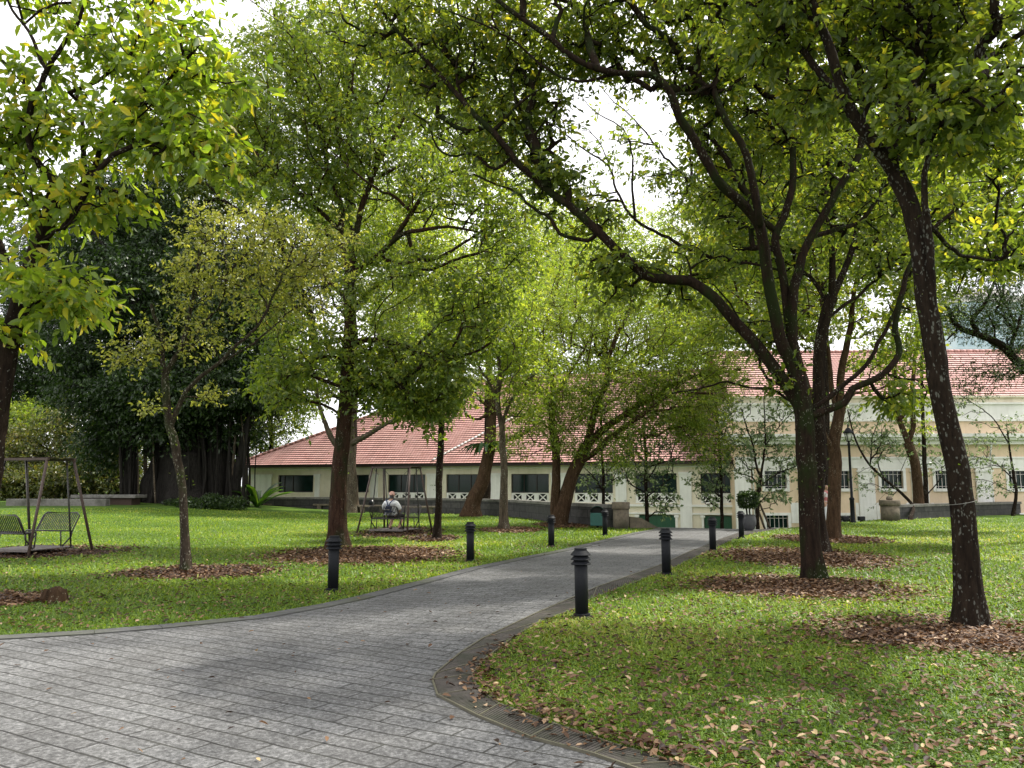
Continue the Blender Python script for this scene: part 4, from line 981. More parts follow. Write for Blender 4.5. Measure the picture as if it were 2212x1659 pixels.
bgtree('background_tree', 'broad green tree above the right building behind the fanning dark stems', 1640, 68, 440,
       [(1560, 520, 130, 80, 0, 6, 153), (1680, 430, 150, 90, 0, 6, 170), (1600, 640, 130, 80, 0, 5, 136), (1760, 620, 110, 110, 0, 5, 119), (1500, 700, 110, 70, 0, 5, 102), (1850, 480, 120, 100, 0, 5, 136)], 'leaf_mid', 44, .5, size=.28, spread=1.1, tint=(.6, .2))
bgtree('background_tree', 'tree at the upper right edge seen past the leaning trunk with yellow tips', 2240, 24, 300,
       [(2120, 330, 90, 90, 0, 2, 70), (2180, 450, 70, 80, 0, 2, 60), (2060, 420, 60, 80, 0, 2, 36), (2090, 560, 60, 50, 0, 1.6, 26), (2180, 560, 50, 40, 0, 1.6, 26), (2060, 600, 30, 50, -.5, 1, 14)], 'leaf_mid', 45, .2, size=.15, spread=.45, tint=(.62, .22))
p = W(2330, 1060, 30); p[2] = 0
tree('overhanging_tree', 'feathery dark tree reaching a bent bough in from the right edge over the red roof', p, [
    dict(p=[p, W(2330, 950, 30), W(2270, 850, 30), W(2212, 795, 30), W(2160, 745, 30), W(2110, 722, 30), W(2070, 705, 30), W(2045, 660, 30)], r0=.3, r1=.08),
    Lm([(2115, 722), (2100, 690), (2125, 660), (2145, 620), (2160, 560)], .1, .03, 30), Lm([(2180, 760), (2200, 700), (2215, 640)], .08, .03, 30), Lm([(2075, 705), (2060, 720), (2045, 735)], .05, .03, 30)],
    [(2150, 600, 80, 60, 0, 1.8, 90), (2100, 680, 80, 50, 0, 1.6, 70), (2190, 690, 50, 70, 0, 1.6, 80), (2180, 780, 50, 40, 0, 1.4, 22), (2110, 830, 60, 50, 0, 1.4, 18), (2070, 640, 40, 40, 0, 1, 18)],
    'leaf_dark', M['bark_dark'], 30, 46, per=56, size=.11, spread=.45, six=False, aspect=.3, tint=(.75, .2), min_tw=4, twig_r=.007)
for k, (lab, px, Y, hp, bl, lf) in enumerate([
    ('brownish bushy tree behind the left swing', 150, 62, 930, [(90, 990, 110, 70, 0, 4, 130), (210, 1000, 90, 70, 0, 3, 100), (20, 1000, 80, 70, 0, 3, 80), (170, 920, 90, 40, 0, 3, 50)], 'leaf_brown'),
    ('light green bush at the far left edge beyond the low wall', 40, 66, 950, [(20, 940, 80, 60, 0, 3, 70), (70, 910, 60, 40, 0, 3, 36), (-40, 1020, 80, 70, 0, 3, 60)], 'leaf_fine'),
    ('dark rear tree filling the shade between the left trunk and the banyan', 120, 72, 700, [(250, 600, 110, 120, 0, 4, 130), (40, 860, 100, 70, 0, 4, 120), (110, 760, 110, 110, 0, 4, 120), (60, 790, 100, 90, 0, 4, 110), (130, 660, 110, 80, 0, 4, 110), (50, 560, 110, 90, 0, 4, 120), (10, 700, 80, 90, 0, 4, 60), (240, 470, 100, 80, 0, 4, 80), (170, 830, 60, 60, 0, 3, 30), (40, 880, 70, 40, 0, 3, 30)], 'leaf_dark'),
    ('dark tree behind the banyan closing the view to the tiled roof', 580, 70, 800, [(600, 880, 90, 60, 0, 4, 80), (560, 960, 60, 50, 0, 4, 60), (520, 780, 110, 90, 0, 4, 90), (330, 980, 90, 70, 0, 3, 60), (420, 960, 90, 70, 0, 3, 50)], 'leaf_mid'),
    ('olive bush between the left swing and the banyan roots', 250, 58, 1010, [(240, 1030, 70, 40, 0, 2.5, 90), (120, 1045, 90, 30, 0, 2, 90), (20, 1050, 90, 28, 0, 2, 70), (235, 965, 40, 40, 0, 2, 36)], 'leaf_brown'),
    ]):
    bgtree('background_tree', lab, px, Y, hp, bl, lf, 60 + k, .3, size=.24, spread=.9, per=64, min_tw=.5)
# ================================================================== BUILT OBJECTS
M['cream'] = mottled('cream_render', (.70, .63, .50), (.78, .71, .58), 3, .85, .08, c3=(.60, .53, .41), s3=.5)
M['peach'] = mottled('peach_render', (.68, .53, .37), (.75, .59, .42), 3, .85, .08, c3=(.62, .49, .36), s3=.4)
M['white'] = mottled('white_paint', (.74, .725, .69), (.82, .80, .765), 4, .7, .06, c3=(.68, .665, .63), s3=.6)
for nm in ('cream', 'peach', 'white'):
    nt_ = M[nm].node_tree; bs = nt_.nodes['Principled BSDF']; l_ = bs.inputs['Base Color'].links[0]; src = l_.from_socket
    st = noise(nt_, coords(nt_, (1, 1, .07)), 3.2, 5, .7)
    nt_.links.new(mix(nt_, 1, src, ramp(nt_, [(.32, (.88, .875, .86)), (.52, g3(1))], st).outputs['Color'], 'MULTIPLY'), bs.inputs['Base Color'])
M['glass'] = plain('dark_glass', (.006, .018, .015), .12, 0, .25, .3, 2, 0)
M['green_door'] = plain('green_door', (.012, .07, .035), .5)
M['fascia'] = plain('dark_fascia', (.03, .018, .016), .7)
M['painted_shade'] = plain('opening_shade', (.01, .01, .01), .9)  # near-black sheets stand in for the shade inside openings
M['blackmetal'] = plain('black_powdercoat', (.009, .010, .012), .6, 0, .16, .2, 12)
M['brownmetal'] = mottled('brown_steel', (.045, .030, .026), (.085, .055, .045), 10, .5, .1)
M['slatmetal'] = plain('bench_steel', (.04, .036, .034), .45, .2)
M['steelplate'] = mottled('worn_plate', (.10, .085, .08), (.20, .175, .16), 6, .6, .2)
m, nt, b = new_mat('roof_tile')
v = coords(nt)
n1 = noise(nt, v, 2.5, 5, .6); n2 = noise(nt, v, .35, 4, .6)
col = ramp(nt, [(.3, (.37, .175, .155)), (.7, (.52, .295, .27))], n1).outputs['Color']
col = mix(nt, ramp(nt, [(.45, g3(0)), (.75, g3(.6))], n2).outputs['Color'], col, (.31, .19, .16))
n3 = noise(nt, coords(nt, (1.6, .12, .12)), 1.6, 5, .7)
col = mix(nt, ramp(nt, [(.5, g3(0)), (.72, g3(.55))], n3).outputs['Color'], col, (.16, .10, .085))
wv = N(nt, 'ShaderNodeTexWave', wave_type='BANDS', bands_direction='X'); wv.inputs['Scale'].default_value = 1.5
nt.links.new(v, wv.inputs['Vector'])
col = mix(nt, ramp(nt, [(.0, g3(.55)), (.25, g3(0))], wv.outputs['Fac']).outputs['Color'], col, (.12, .05, .04))  # dark bands painted in for dirt and shadow lines at the tile joints
nt.links.new(col, b.inputs['Base Color']); b.inputs['Roughness'].default_value = .8; bump(nt, b, n1, .3, .02)
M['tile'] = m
M['tile_shade'] = plain('tile_shadow_paint', (.05, .02, .016), .95)  # dark riser colour paints the shadow line under each tile course
M['mortar'] = plain('ridge_mortar', (.62, .58, .56), .8)

def brickmat(name, c1, c2, mort, bw, rh, ms=.012, rot=(math.pi / 2, 0, 0)):
    m, nt, b = new_mat(name); v = coords(nt, (1, 1, 1), rot)
    br = N(nt, 'ShaderNodeTexBrick'); br.inputs['Scale'].default_value = 1; br.inputs['Brick Width'].default_value = bw; br.inputs['Row Height'].default_value = rh
    br.inputs['Mortar Size'].default_value = ms
    br.inputs['Color1'].default_value = (*c1, 1); br.inputs['Color2'].default_value = (*c2, 1); br.inputs['Mortar'].default_value = (*mort, 1)
    nt.links.new(v, br.inputs['Vector'])
    n1 = noise(nt, v, 5, 5, .65)
    col = mix(nt, 1, br.outputs['Color'], ramp(nt, [(.3, g3(.6)), (.7, g3(1.25))], n1).outputs['Color'], 'MULTIPLY')
    nt.links.new(col, b.inputs['Base Color']); b.inputs['Roughness'].default_value = .9
    bump(nt, b, noise(nt, v, 22, 5, .7), .4, .02)
    return m
M['darkstone'] = brickmat('dark_stone_blocks', (.035, .034, .032), (.06, .057, .052), (.012, .012, .011), .62, .34)
M['coping'] = mottled('stone_coping', (.11, .105, .095), (.20, .19, .17), 7, .9, .4, c3=(.07, .07, .055), s3=1.6)
M['oldstone'] = mottled('weathered_stone', (.085, .07, .052), (.20, .165, .12), 6, .92, .5, c3=(.055, .055, .035), s3=1.4)

# ---- tiled roof slope in courses: eave corners a,b and ridge corners c,d (c above b, d above a)
def roof_slope(mb, gap, a, b, c, d, n, step=.035):
    a, b, c, d = [np.array(p, float) for p in (a, b, c, d)]
    nrm = np.cross(b - a, d - a); nrm /= np.linalg.norm(nrm)
    if nrm[2] < 0: nrm = -nrm
    for k in range(n):
        t0, t1 = k / n, (k + 1.0) / n
        l0, r0, l1, r1 = a + (d - a) * t0, b + (c - b) * t0, a + (d - a) * t1, b + (c - b) * t1
        u = nrm * step * 1.6
        mb.add([l0 + u, r0 + u, r1 + nrm * .004, l1 + nrm * .004], [(0, 1, 2, 3)])
        gap.add([l0 - nrm * .03, r0 - nrm * .03, r0 + u * .98, l0 + u * .98], [(0, 1, 2, 3)])  # riser strip, coloured dark to draw the shade below the course

# ================= the long wing with the red roof, built along its own front (local x along the front, y into the building)
P0 = np.array([(540 - CX) / FPX * 60, 60.]); P1 = np.array([(1594 - CX) / FPX * 49, 49.])
dv = P1 - P0; LW = float(np.linalg.norm(dv)); rz = math.atan2(dv[1], dv[0])
wing = thing('long_building', 'cream building with pinkish red tiled roof and crossed balustrades behind the stone wall', 'building', (*P0, -2.7), rz)
ZB = 2.7                                              # local height of the lawn level
def along(px):                                        # distance along the front seen at sheet column px
    k = (px - CX) / FPX
    return float((k * P0[1] - P0[0]) / (dv[0] - k * dv[1]) * LW)
DEP = 17.5
zs, zt, ze = ZB + 1.2, ZB + 2.46, ZB + 3.12
win_px = [(604, 680), (722, 799), (840, 920), (965, 1042), (1104, 1185), (1240, 1322), (1370, 1459), (1510, 1586)]
win = [(along(a), along(b_)) for a, b_ in win_px]
wall = MB()
edges = [0] + [e for w_ in win for e in w_] + [LW]
for k in range(0, len(edges), 2): wall.box(edges[k], edges[k + 1], 0, .3, 0, ze)
for k, (a, b_) in enumerate(win):
    wall.box(a, b_, 0, .3, zt, ze)
    if k < 2: wall.box(a, b_, 0, .3, 0, zs)
    elif k < 6: wall.box(a, b_, .02, .3, 0, zs - .62)
    else:
        wall.box(a, b_, .02, .3, ZB - .15, zs - .62)
wall.box(0, .3, .3, DEP, 0, ze); wall.box(LW - .3, LW, .3, DEP, 0, ze); wall.box(.3, LW - .3, DEP - .3, DEP, 0, ze)
wall.build('wall', M['cream'], wing)
led = MB(); led.box(-.1, LW, -.12, -.003, ZB + .36, ZB + .50); led.box(-.1, LW, -.06, -.003, ze - .28, ze - .20); led.box(-.1, LW, -.08, -.003, ZB - .12, ZB - .02)
led.build('ledge', M['white'], wing)
pil = [(.3, win[0][0] - .45)] + [(win[k][1] + .12, win[k + 1][0] - (1.0 if k < 2 else .5)) for k in range(7)]
for k, (a, b_) in enumerate(pil):
    if b_ - a < .5: b_ = a + .7
    q = MB(); q.box(a + .06, b_ - .06, -.10, -.002, 0, zt - .18); q.box(a + .03, b_ - .03, -.13, -.002, zt - .18, zt - .08); q.box(a, b_, -.17, -.002, zt - .08, zt + .06)
    q.build('pilaster', M['white'], wing)
for k, (a, b_) in enumerate(win):
    g = MB(); g.box(a, b_, .2, .22, zs, zt); wn = g.build('window', M['glass'], wing)
    f = MB(); t = .05
    f.box(a, a + t, .14, .198, zs, zt); f.box(b_ - t, b_, .14, .198, zs, zt); f.box(a + t, b_ - t, .14, .198, zt - t, zt); f.box(a + t, b_ - t, .14, .198, zs, zs + t)
    for q in ((.16, .4) if k == 0 else (.33, .67)): f.box(a + (b_ - a) * q - .02, a + (b_ - a) * q + .02, .15, .197, zs + t, zt - t)
    f.build('window_frame', M['fascia'], wn)
    if k >= 2:                                           # balustrade of three crossed panels
        h0, h1 = zs - .62, zs - .06
        q = MB(); q.box(a, b_, .04, .16, h1, zs); q.box(a, b_, .04, .16, h0, h0 + .07)
        w3 = (b_ - a) / 3
        for s in range(3):
            x0, x1 = a + s * w3, a + (s + 1) * w3
            q.box(x0 + .001, x0 + .16, .05, .15, h0 + .07, h1); q.box(x1 - .16, x1 - .001, .05, .15, h0 + .07, h1)
            q.bar((x0 + .16, .10, h0 + .07), (x1 - .16, .10, h1), .07); q.bar((x0 + .16, .108, h1), (x1 - .16, .108, h0 + .07), .07)
        bl = q.build('balustrade', M['white'], wing)
        q = MB(); q.box(a, b_, .25, .27, h0, zs); q.build('shade_backing', M['painted_shade'], bl)  # black sheet painting the shade behind the crossed panels
    if k >= 6:
        q = MB(); n = 8; wd = (b_ - a - .3) / n
        for s in range(n): q.box(a + .15 + s * wd + .006, a + .15 + (s + 1) * wd - .006, .1, .16, 0, ZB - .2)
        q.box(a + .15, b_ - .15, .161, .2, 0, ZB - .2); q.build('door', M['green_door'], wing)
        for u in (a, b_ - .14):
            q = MB(); q.box(u, u + .14, -.06, .2, 0, ZB - .3); q.box(u - .07, u + .21, -.09, .2, ZB - .3, ZB - .16); q.build('door_jamb', M['white'], wing)
q = MB(); q.box(-.6, LW, -.72, -.62, ze - .12, ze + .08); q.box(-.6, LW, -.62, 0, ze - .05, ze - .01); q.box(-.7, -.6, -.72, DEP, ze - .12, ze + .08)
q.build('fascia', M['fascia'], wing)
R = 8.3; zr = ze + R * math.tan(math.radians(40)); HIP = along(948) * .93
tl, gp = MB(), MB()
roof_slope(tl, gp, (-.75, -.8, ze + .06), (LW + .2, -.8, ze + .06), (LW + .2, R, zr), (HIP, R, zr), 44)
roof_slope(tl, gp, (LW + .2, DEP + .8, ze + .06), (-.75, DEP + .8, ze + .06), (HIP, R, zr), (LW + .2, R, zr), 30)
roof_slope(tl, gp, (-.75, DEP + .8, ze + .06), (-.75, -.8, ze + .06), (HIP, R, zr), (HIP, R + .05, zr), 40)
rf = tl.build('roof', M['tile'], wing); gp.build('tile_edge_shade', M['tile_shade'], rf)
rt = MB()
def ridge_run(a, b_, r=.13):
    a, b_ = np.array(a, float), np.array(b_, float); n = int(np.linalg.norm(b_ - a) / .42)
    for k in range(n):
        p, q_ = a + (b_ - a) * (k / n), a + (b_ - a) * ((k + 1.08) / n)
        rt.tube([p, q_], np.array([r, r * .85]), 8)
ridge_run((-.7, -.75, ze + .15), (HIP, R, zr + .08)); ridge_run((HIP, R, zr + .08), (LW, R, zr + .08))
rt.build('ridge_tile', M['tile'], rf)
# the white mortar line climbing the slope
xa, xb = along(925), along(1062)
q = MB(); ta, tb = .02, .52
pa = np.array([xa + .6, -.8 + (R + .8) * ta, ze + .16 + (zr - ze) * ta]); pb = np.array([xb + .75, -.8 + (R + .8) * tb, ze + .16 + (zr - ze) * tb])
for k in range(26):
    q.tube([pa + (pb - pa) * (k / 26), pa + (pb - pa) * ((k + .9) / 26)], .07, 6)
q.build('mortar_line', M['mortar'], rf)

# ================= the taller building on the right
YF = 47.5; XL = (1590 - CX) / FPX * YF; XR = 48.
hall = thing('parapet_building', 'peach and white building with a deep cornice and parapet on the right', 'building', (XL, YF, -2.7), -.03)
def hx(px): return (px - CX) / FPX * YF - XL
def hz(py): return EYE + (1050 - py) / FPX * YF + 2.7
LH = XR - XL; DH = 20.
wpx = [(1647, 1693), (1781, 1826), (1893, 1939), (2007, 2046), (2160, 2206), (2280, 2326), (2400, 2446)]
zs, zt = hz(1055), hz(1018)
wall = MB()
zc = hz(962)
ed = [0] + [e for a, b_ in wpx for e in (hx(a), hx(b_))] + [LH]
for k in range(0, len(ed), 2): wall.box(ed[k], ed[k + 1], 0, .3, 0, zc)
for a, b_ in wpx:
    wall.box(hx(a), hx(b_), 0, .3, zt, zc); wall.box(hx(a), hx(b_), 0, .3, hz(1112), zs); wall.box(hx(a), hx(b_), 0, .3, 0, hz(1142))
wall.box(0, .3, .3, DH, 0, zc); wall.box(LH - .3, LH, .3, DH, 0, zc); wall.box(.3, LH - .3, DH - .3, DH, 0, zc)
wall.box(0, LH, .05, DH, hz(940), hz(908))
wall.build('wall', M['peach'], hall)
q = MB()
q.box(-.1, LH, -.06, -.003, hz(1012), hz(992)); q.box(-.15, LH, -.12, -.003, hz(992), hz(988))
q.build('lintel_band', M['white'], hall)
q = MB()
q.box(-.3, LH + .3, -.35, DH, zc, hz(953)); q.box(-.55, LH + .5, -.62, DH, hz(953), hz(947)); q.box(-.7, LH + .6, -.8, DH, hz(947), hz(940))
q.build('cornice', M['white'], hall)
q = MB(); q.box(-.1, LH, -.06, 4, hz(908), hz(876)); q.box(-.18, LH + .1, -.16, 4, hz(876), hz(872)); q.box(-.14, LH + .1, -.12, .04, hz(912), hz(908)); q.build('parapet_band', M['white'], hall)
q = MB(); q.box(-.1, LH, .1, 4, hz(872), hz(861)); q.box(-.2, LH + .1, -.1, 4, hz(861), hz(857)); q.build('parapet_top', M['cream'], hall)
for cpx in (1600, 1735, 1861, 1973, 2108, 2243, 2363):
    a, b_ = hx(cpx - 17), hx(cpx + 17)
    q = MB(); q.box(a, b_, -.14, -.003, 0, hz(1020)); q.box(a - .06, b_ + .06, -.20, -.003, hz(1020), hz(1016)); q.box(a, b_, -.16, -.003, hz(1016), hz(1012)); q.build('pilaster', M['white'], hall)
for cpx in (1622, 2123):
    q = MB(); q.tube([(hx(cpx), -.10, 0), (hx(cpx), -.10, hz(990)), (hx(cpx), -.30, hz(968)), (hx(cpx), -.40, hz(958))], .055, 8); q.build('downpipe', M['white'], hall)
for a, b_ in wpx:
    for lev, (s, t_) in enumerate(((zs, zt), (hz(1142), hz(1112)))):
        x0, x1 = hx(a), hx(b_)
        g = MB(); g.box(x0, x1, .16, .18, s, t_); wn = g.build('window', M['glass'], hall)
        f = MB(); t = .16
        f.box(x0 - t, x0, -.09, .158, s - .18, t_ + t); f.box(x1, x1 + t, -.09, .158, s - .18, t_ + t); f.box(x0, x1, -.09, .158, t_, t_ + t); f.box(x0, x1, -.12, .158, s - .18, s)
        f.build('frame', M['white'], wn)
        bars = MB()
        for u in (.2, .4, .6, .8): bars.box(x0 + (x1 - x0) * u - .012, x0 + (x1 - x0) * u + .012, .09, .115, s, t_)
        for u in (.12, .80): bars.box(x0, x1, .087, .118, s + (t_ - s) * u - .012, s + (t_ - s) * u + .012)
        bars.build('grille', M['mortar'], wn)
for c0, c1 in ((1700, 1716), (1754, 1772), (1836, 1843), (1880, 1886), (1943, 1952), (1994, 2000)):
    sd = MB()
    for k in range(5): sd.box(hx(c0), hx(c1), -.06 - .012 * (k % 2), -.003, hz(1128) + k * .24, hz(1128) + k * .24 + .24 - .0)
    sd.build('siding', M['white'], hall)
tl, gp = MB(), MB()
e0, rr = hz(857) - .1, 5.2
roof_slope(tl, gp, (-.1, .6, e0), (LH, .6, e0), (LH, .6 + rr, e0 + rr * .72), (-.1, .6 + rr, e0 + rr * .72), 22)
roof_slope(tl, gp, (LH, DH - 2, e0), (-.1, DH - 2, e0), (-.1, .6 + rr, e0 + rr * .72), (LH, .6 + rr, e0 + rr * .72), 22)
rf = tl.build('roof', M['tile'], hall); gp.build('tile_edge_shade', M['tile_shade'], rf)
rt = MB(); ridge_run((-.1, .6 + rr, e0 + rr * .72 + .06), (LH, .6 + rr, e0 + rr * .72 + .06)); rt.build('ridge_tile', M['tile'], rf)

# ================= distant tower
m, nt, b = new_mat('tower_glass'); v = coords(nt)
br = N(nt, 'ShaderNodeTexBrick'); br.offset = 0; br.inputs['Scale'].default_value = 1; br.inputs['Brick Width'].default_value = 3.2; br.inputs['Row Height'].default_value = 3.6; br.inputs['Mortar Size'].default_value = .35
br.inputs['Color1'].default_value = (.30, .40, .47, 1); br.inputs['Color2'].default_value = (.34, .44, .51, 1); br.inputs['Mortar'].default_value = (.42, .50, .56, 1)
mp = coords(nt, (1, 1, 1), (math.pi / 2, 0, 0)); nt.links.new(mp, br.inputs['Vector']); nt.links.new(br.outputs['Color'], b.inputs['Base Color']); b.inputs['Roughness'].default_value = .25
M['tower'] = m
tw = thing('tower_block', 'distant pale blue glass tower block rising beyond the right building', 'tower', ((2165 - CX) / FPX * 260, 260, -2.7))
q = MB(); q.box(-13, 17, 0, 26, 0, 66); q.build('shaft', M['tower'], tw)
q = MB(); q.box(-13.3, 17.3, -.4, 26.4, 66, 68); q.box(-6, 9, 5, 20, 68, 72); q.build('crown_slab', M['mortar'], tw)

# ================= stone garden walls
def wall_run(name, lab, px_pts, h, th=.4):
    pts = [G(*p)[:2] for p in px_pts]; o = np.array([*pts[0], 0])
    root = thing(name, lab, 'wall', o)
    C, s = catmull([np.array([*p, 0]) for p in pts], .9)
    T = np.gradient(C, axis=0); T /= np.linalg.norm(T, axis=1)[:, None]; Nn = np.stack([-T[:, 1], T[:, 0], 0 * T[:, 0]], 1)
    body, cop = MB(), MB()
    for k in range(len(C) - 1):
        for mb, w0, w1, z0, z1 in ((body, 0, th, -.1, h - .13), (cop, -.05, th + .05, h - .13, h)):
            a, b_, c, d = C[k] + Nn[k] * w0, C[k + 1] + Nn[k + 1] * w0, C[k + 1] + Nn[k + 1] * w1, C[k] + Nn[k] * w1
            vs = [p - o + np.array([0, 0, z]) for z in (z0, z1) for p in (a, b_, c, d)]
            mb.add(vs, [(0, 1, 5, 4), (1, 2, 6, 5), (2, 3, 7, 6), (3, 0, 4, 7), (4, 5, 6, 7), (3, 2, 1, 0)])
    body.build('blocks', M['darkstone'], root); cop.build('coping', M['coping'], root)
    return root
wall_run('stone_wall', 'dark stone block wall curving along the far side of the lawn behind the benches', [(545, 1103), (700, 1104), (850, 1107), (940, 1109), (1020, 1112), (1112, 1118), (1215, 1131), (1322, 1141)], .92)
wall_run('stone_wall', 'low blackened stone wall with pale coping at the right edge of the lawn', [(1942, 1123), (2040, 1118), (2130, 1114), (2260, 1109), (2450, 1103)], .74)
def pillar(lab, px, py, r, h, knob):
    g = G(px, py); root = thing('stone_pillar', lab, 'pillar', g)
    q = MB(); q.lathe([(r, -.1), (r, h * .74)], n=28); q.build('shaft', M['oldstone'], root)
    q = MB(); q.lathe([(r * 1.10, h * .74), (r * 1.13, h * .76), (r * 1.13, h * .98), (r * 1.08, h)], n=28); q.build('cap', M['oldstone'], root)
    if knob:
        q = MB(); q.lathe([(.13, h), (.15, h + .08), (.11, h + .17), (.05, h + .19)], n=14); q.build('knob', M['oldstone'], root)
pillar('round weathered stone pillar beside the green bin at the top of the stairs', 1342, 1142, .31, 1.03, False)
pillar('round stone pillar topped by a small knob at the end of the right wall', 1924, 1125, .42, .98, True)
g = G(1361, 1142); e = G(1422, 1142)
q = MB(); Lc = e[0] - g[0]; q.v = []
pr = [(0, -.1), (Lc, -.1), (Lc, .04), (Lc * .42, .40), (0, .46)]
q.add([(x, 0, z) for x, z in pr] + [(x, .4, z) for x, z in pr], [(0, 1, 2, 3, 4), (9, 8, 7, 6, 5)] + [(k, k + 5, (k + 1) % 5 + 5, (k + 1) % 5) for k in range(5)])
o = q.build('stair_cheek', M['oldstone'], None); o.location = g; tag(o, 'sloping stone cheek wall running down beside the stairs from the round pillar', 'stair wall')
# low wall and slab at the far left
g = GT(-40, 1097); q = MB(); q.box(0, 5.6, 0, .5, -.2, .44, .03); o = q.build('ledge_wall', M['coping'], None); o.location = g + np.array([0, 2, 0]); tag(o, 'pale low ledge wall at the far left end of the lawn', 'wall')
g = GT(130, 1093); rs = thing('stone_slab', 'flat dark stone slab on a brown base between the pale ledge and the banyan', 'slab', g + np.array([0, 1.5, 0]))
q = MB(); q.box(.2, 3.2, .1, 1.2, -.2, .42); q.build('base', plain('brown_base', (.05, .03, .022), .9), rs)
q = MB(); q.box(-.25, 3.5, -.1, 1.4, .42, .60, .02); q.build('slab', M['coping'], rs)

# ================= stone benches before the wall
def bench(lab, px0, px1, py):
    a, b_ = G(px0, py), G(px1, py); Lb = float(np.linalg.norm(b_ - a)); rz_ = math.atan2(b_[1] - a[1], b_[0] - a[0])
    root = thing('stone_bench', lab, 'bench', .5 * (a + b_), rz_, 'stone benches along the wall')
    q = MB(); q.box(-Lb / 2, Lb / 2, -.22, .22, .36, .48, .015); q.build('seat', M['oldstone'], root)
    for s in (-1, 1):
        q = MB(); q.box(s * Lb * .32 - .13, s * Lb * .32 + .13, -.16, .16, -.05, .36, .015); q.build('leg', M['oldstone'], root)
    return root
bench('stone bench at the banyan end of the dark wall', 570, 640, 1103)
bench('stone bench partly hidden behind the stout reddish trunk', 677, 748, 1104)
bench('stone bench with a black bag on it, seen through the occupied swing', 772, 836, 1108)
bench('stone bench beyond the right legs of the occupied swing', 868, 944, 1111)
g = G(802, 1108); q = MB()
q.lathe([(.10, .485), (.17, .50), (.19, .62), (.15, .74), (.06, .79)], n=16); bg = q.build('bag', M['blackmetal'], None); bg.location = g + np.array([0, 0, 0]); tag(bg, 'black and white bag left on the stone bench', 'bag')
q = MB(); q.tube([(.06, -.14, .78), (.13, -.16, .7), (.15, -.15, .58)], .035, 8); q.build('white_flap', M['white'], bg)
for k, (px, py) in enumerate(((655, 1101), (663, 1106), (696, 1105))):
    g = G(px, py + 2); q = MB(); q.lathe([(.05, .0), (.12, .02), (.12, .07), (.05, .10)], n=10); o = q.build('pale_stone', M['mortar'], None); o.location = g
    tag(o, ('small pale stone in the grass nearest the banyan-end bench', 'lower small pale stone in the grass between the two benches', 'small pale stone by the foot of the half hidden bench')[k], 'stone', 'pale stones by the wall')

# ================= bollards
def make_bollard():
    root = thing('bollard', 'b', 'bollard', (0, 0, 0), 0, 'black path bollards')
    q = MB(); q.lathe([(.145, -.02), (.145, .018), (.125, .026)], n=28, smooth=False); q.lathe([(.105, .026), (.105, .052), (.09, .056)], n=28, smooth=False); q.build('base_plate', M['blackmetal'], root)
    q = MB(); q.lathe([(.084, .05), (.084, .665), (.076, .67), (.076, .84)], n=32); q.build('post', M['blackmetal'], root)
    for k in range(3):
        z = .66 + k * .058
        q = MB(); q.lathe([(.128, z), (.131, z + .006), (.086, z + (.052 if k < 2 else .058)), (.077, z + (.05 if k < 2 else .056))], n=32, smooth=False, caps=False); q.lathe([(.077, z + .010), (.128, z)], n=32, caps=False); q.build('louvre', M['blackmetal'], root)
    q = MB(); q.lathe([(.080, .832), (.080, .862), (.074, .866)], n=32, smooth=False); q.build('cap', M['blackmetal'], root)
    return root
BOL = [(1257, 1334, 'nearest black bollard at the edge of the right lawn beside the slatted drain'),
       (719, 1278, 'black bollard in front of the stout reddish trunk on the left lawn'),
       (1440, 1243, 'second bollard along the right edge of the path, standing past the nearest one'),
       (1016, 1214, 'bollard on the left lawn midway up the path, right of the leaf bed'),
       (1540, 1191, 'third bollard along the right edge of the path'),
       (1191, 1182, 'bollard on the left lawn before the two stems of the wide tree'),
       (1602, 1164, 'farthest bollard on the right, in front of the grey plant pot'),
       (1307, 1157, 'farthest bollard on the left, in front of the green bin')]
proto = None
for k, (px, py, lab) in enumerate(BOL):
    if proto is None: o = proto = make_bollard()
    else: o = copy_tree(proto)
    o.location = [float(v) for v in G(px, py)]; o.rotation_euler = (random.uniform(-.012, .012), random.uniform(-.012, .012), random.random()); o['label'] = lab

# ================= green bin
g = G(1291, 1141)
bn = thing('litter_bin', 'green metal bin with a domed hood standing by the round stone pillar', 'bin', g, -.12)
M['bingreen'] = plain('bin_green', (.012, .085, .07), .45)
q = MB(); q.box(-.28, .28, -.22, .22, .10, .60, .02); q.build('body', M['bingreen'], bn)
q = MB(); n = 16; arc = [(.29 * math.cos(math.pi * k / n), .60 + .27 * math.sin(math.pi * k / n)) for k in range(n + 1)]
q.add([(x, -.24, z) for x, z in arc] + [(x, .24, z) for x, z in arc], [(k, k + 1, k + n + 2, k + n + 1) for k in range(n)], True); q.add([(x, .23, z) for x, z in arc], [tuple(range(n + 1))[::-1]])
q.build('hood', M['bingreen'], bn)
q = MB(); q.add([(x * .86, -.10, .60 + (z - .60) * .85) for x, z in arc], [tuple(range(n + 1))]); q.build('shade_panel', M['painted_shade'], bn)  # black panel painting the unlit inside of the hood
q = MB(); q.box(-.05, .05, -.05, .05, -.05, .10); q.build('foot', M['blackmetal'], bn)

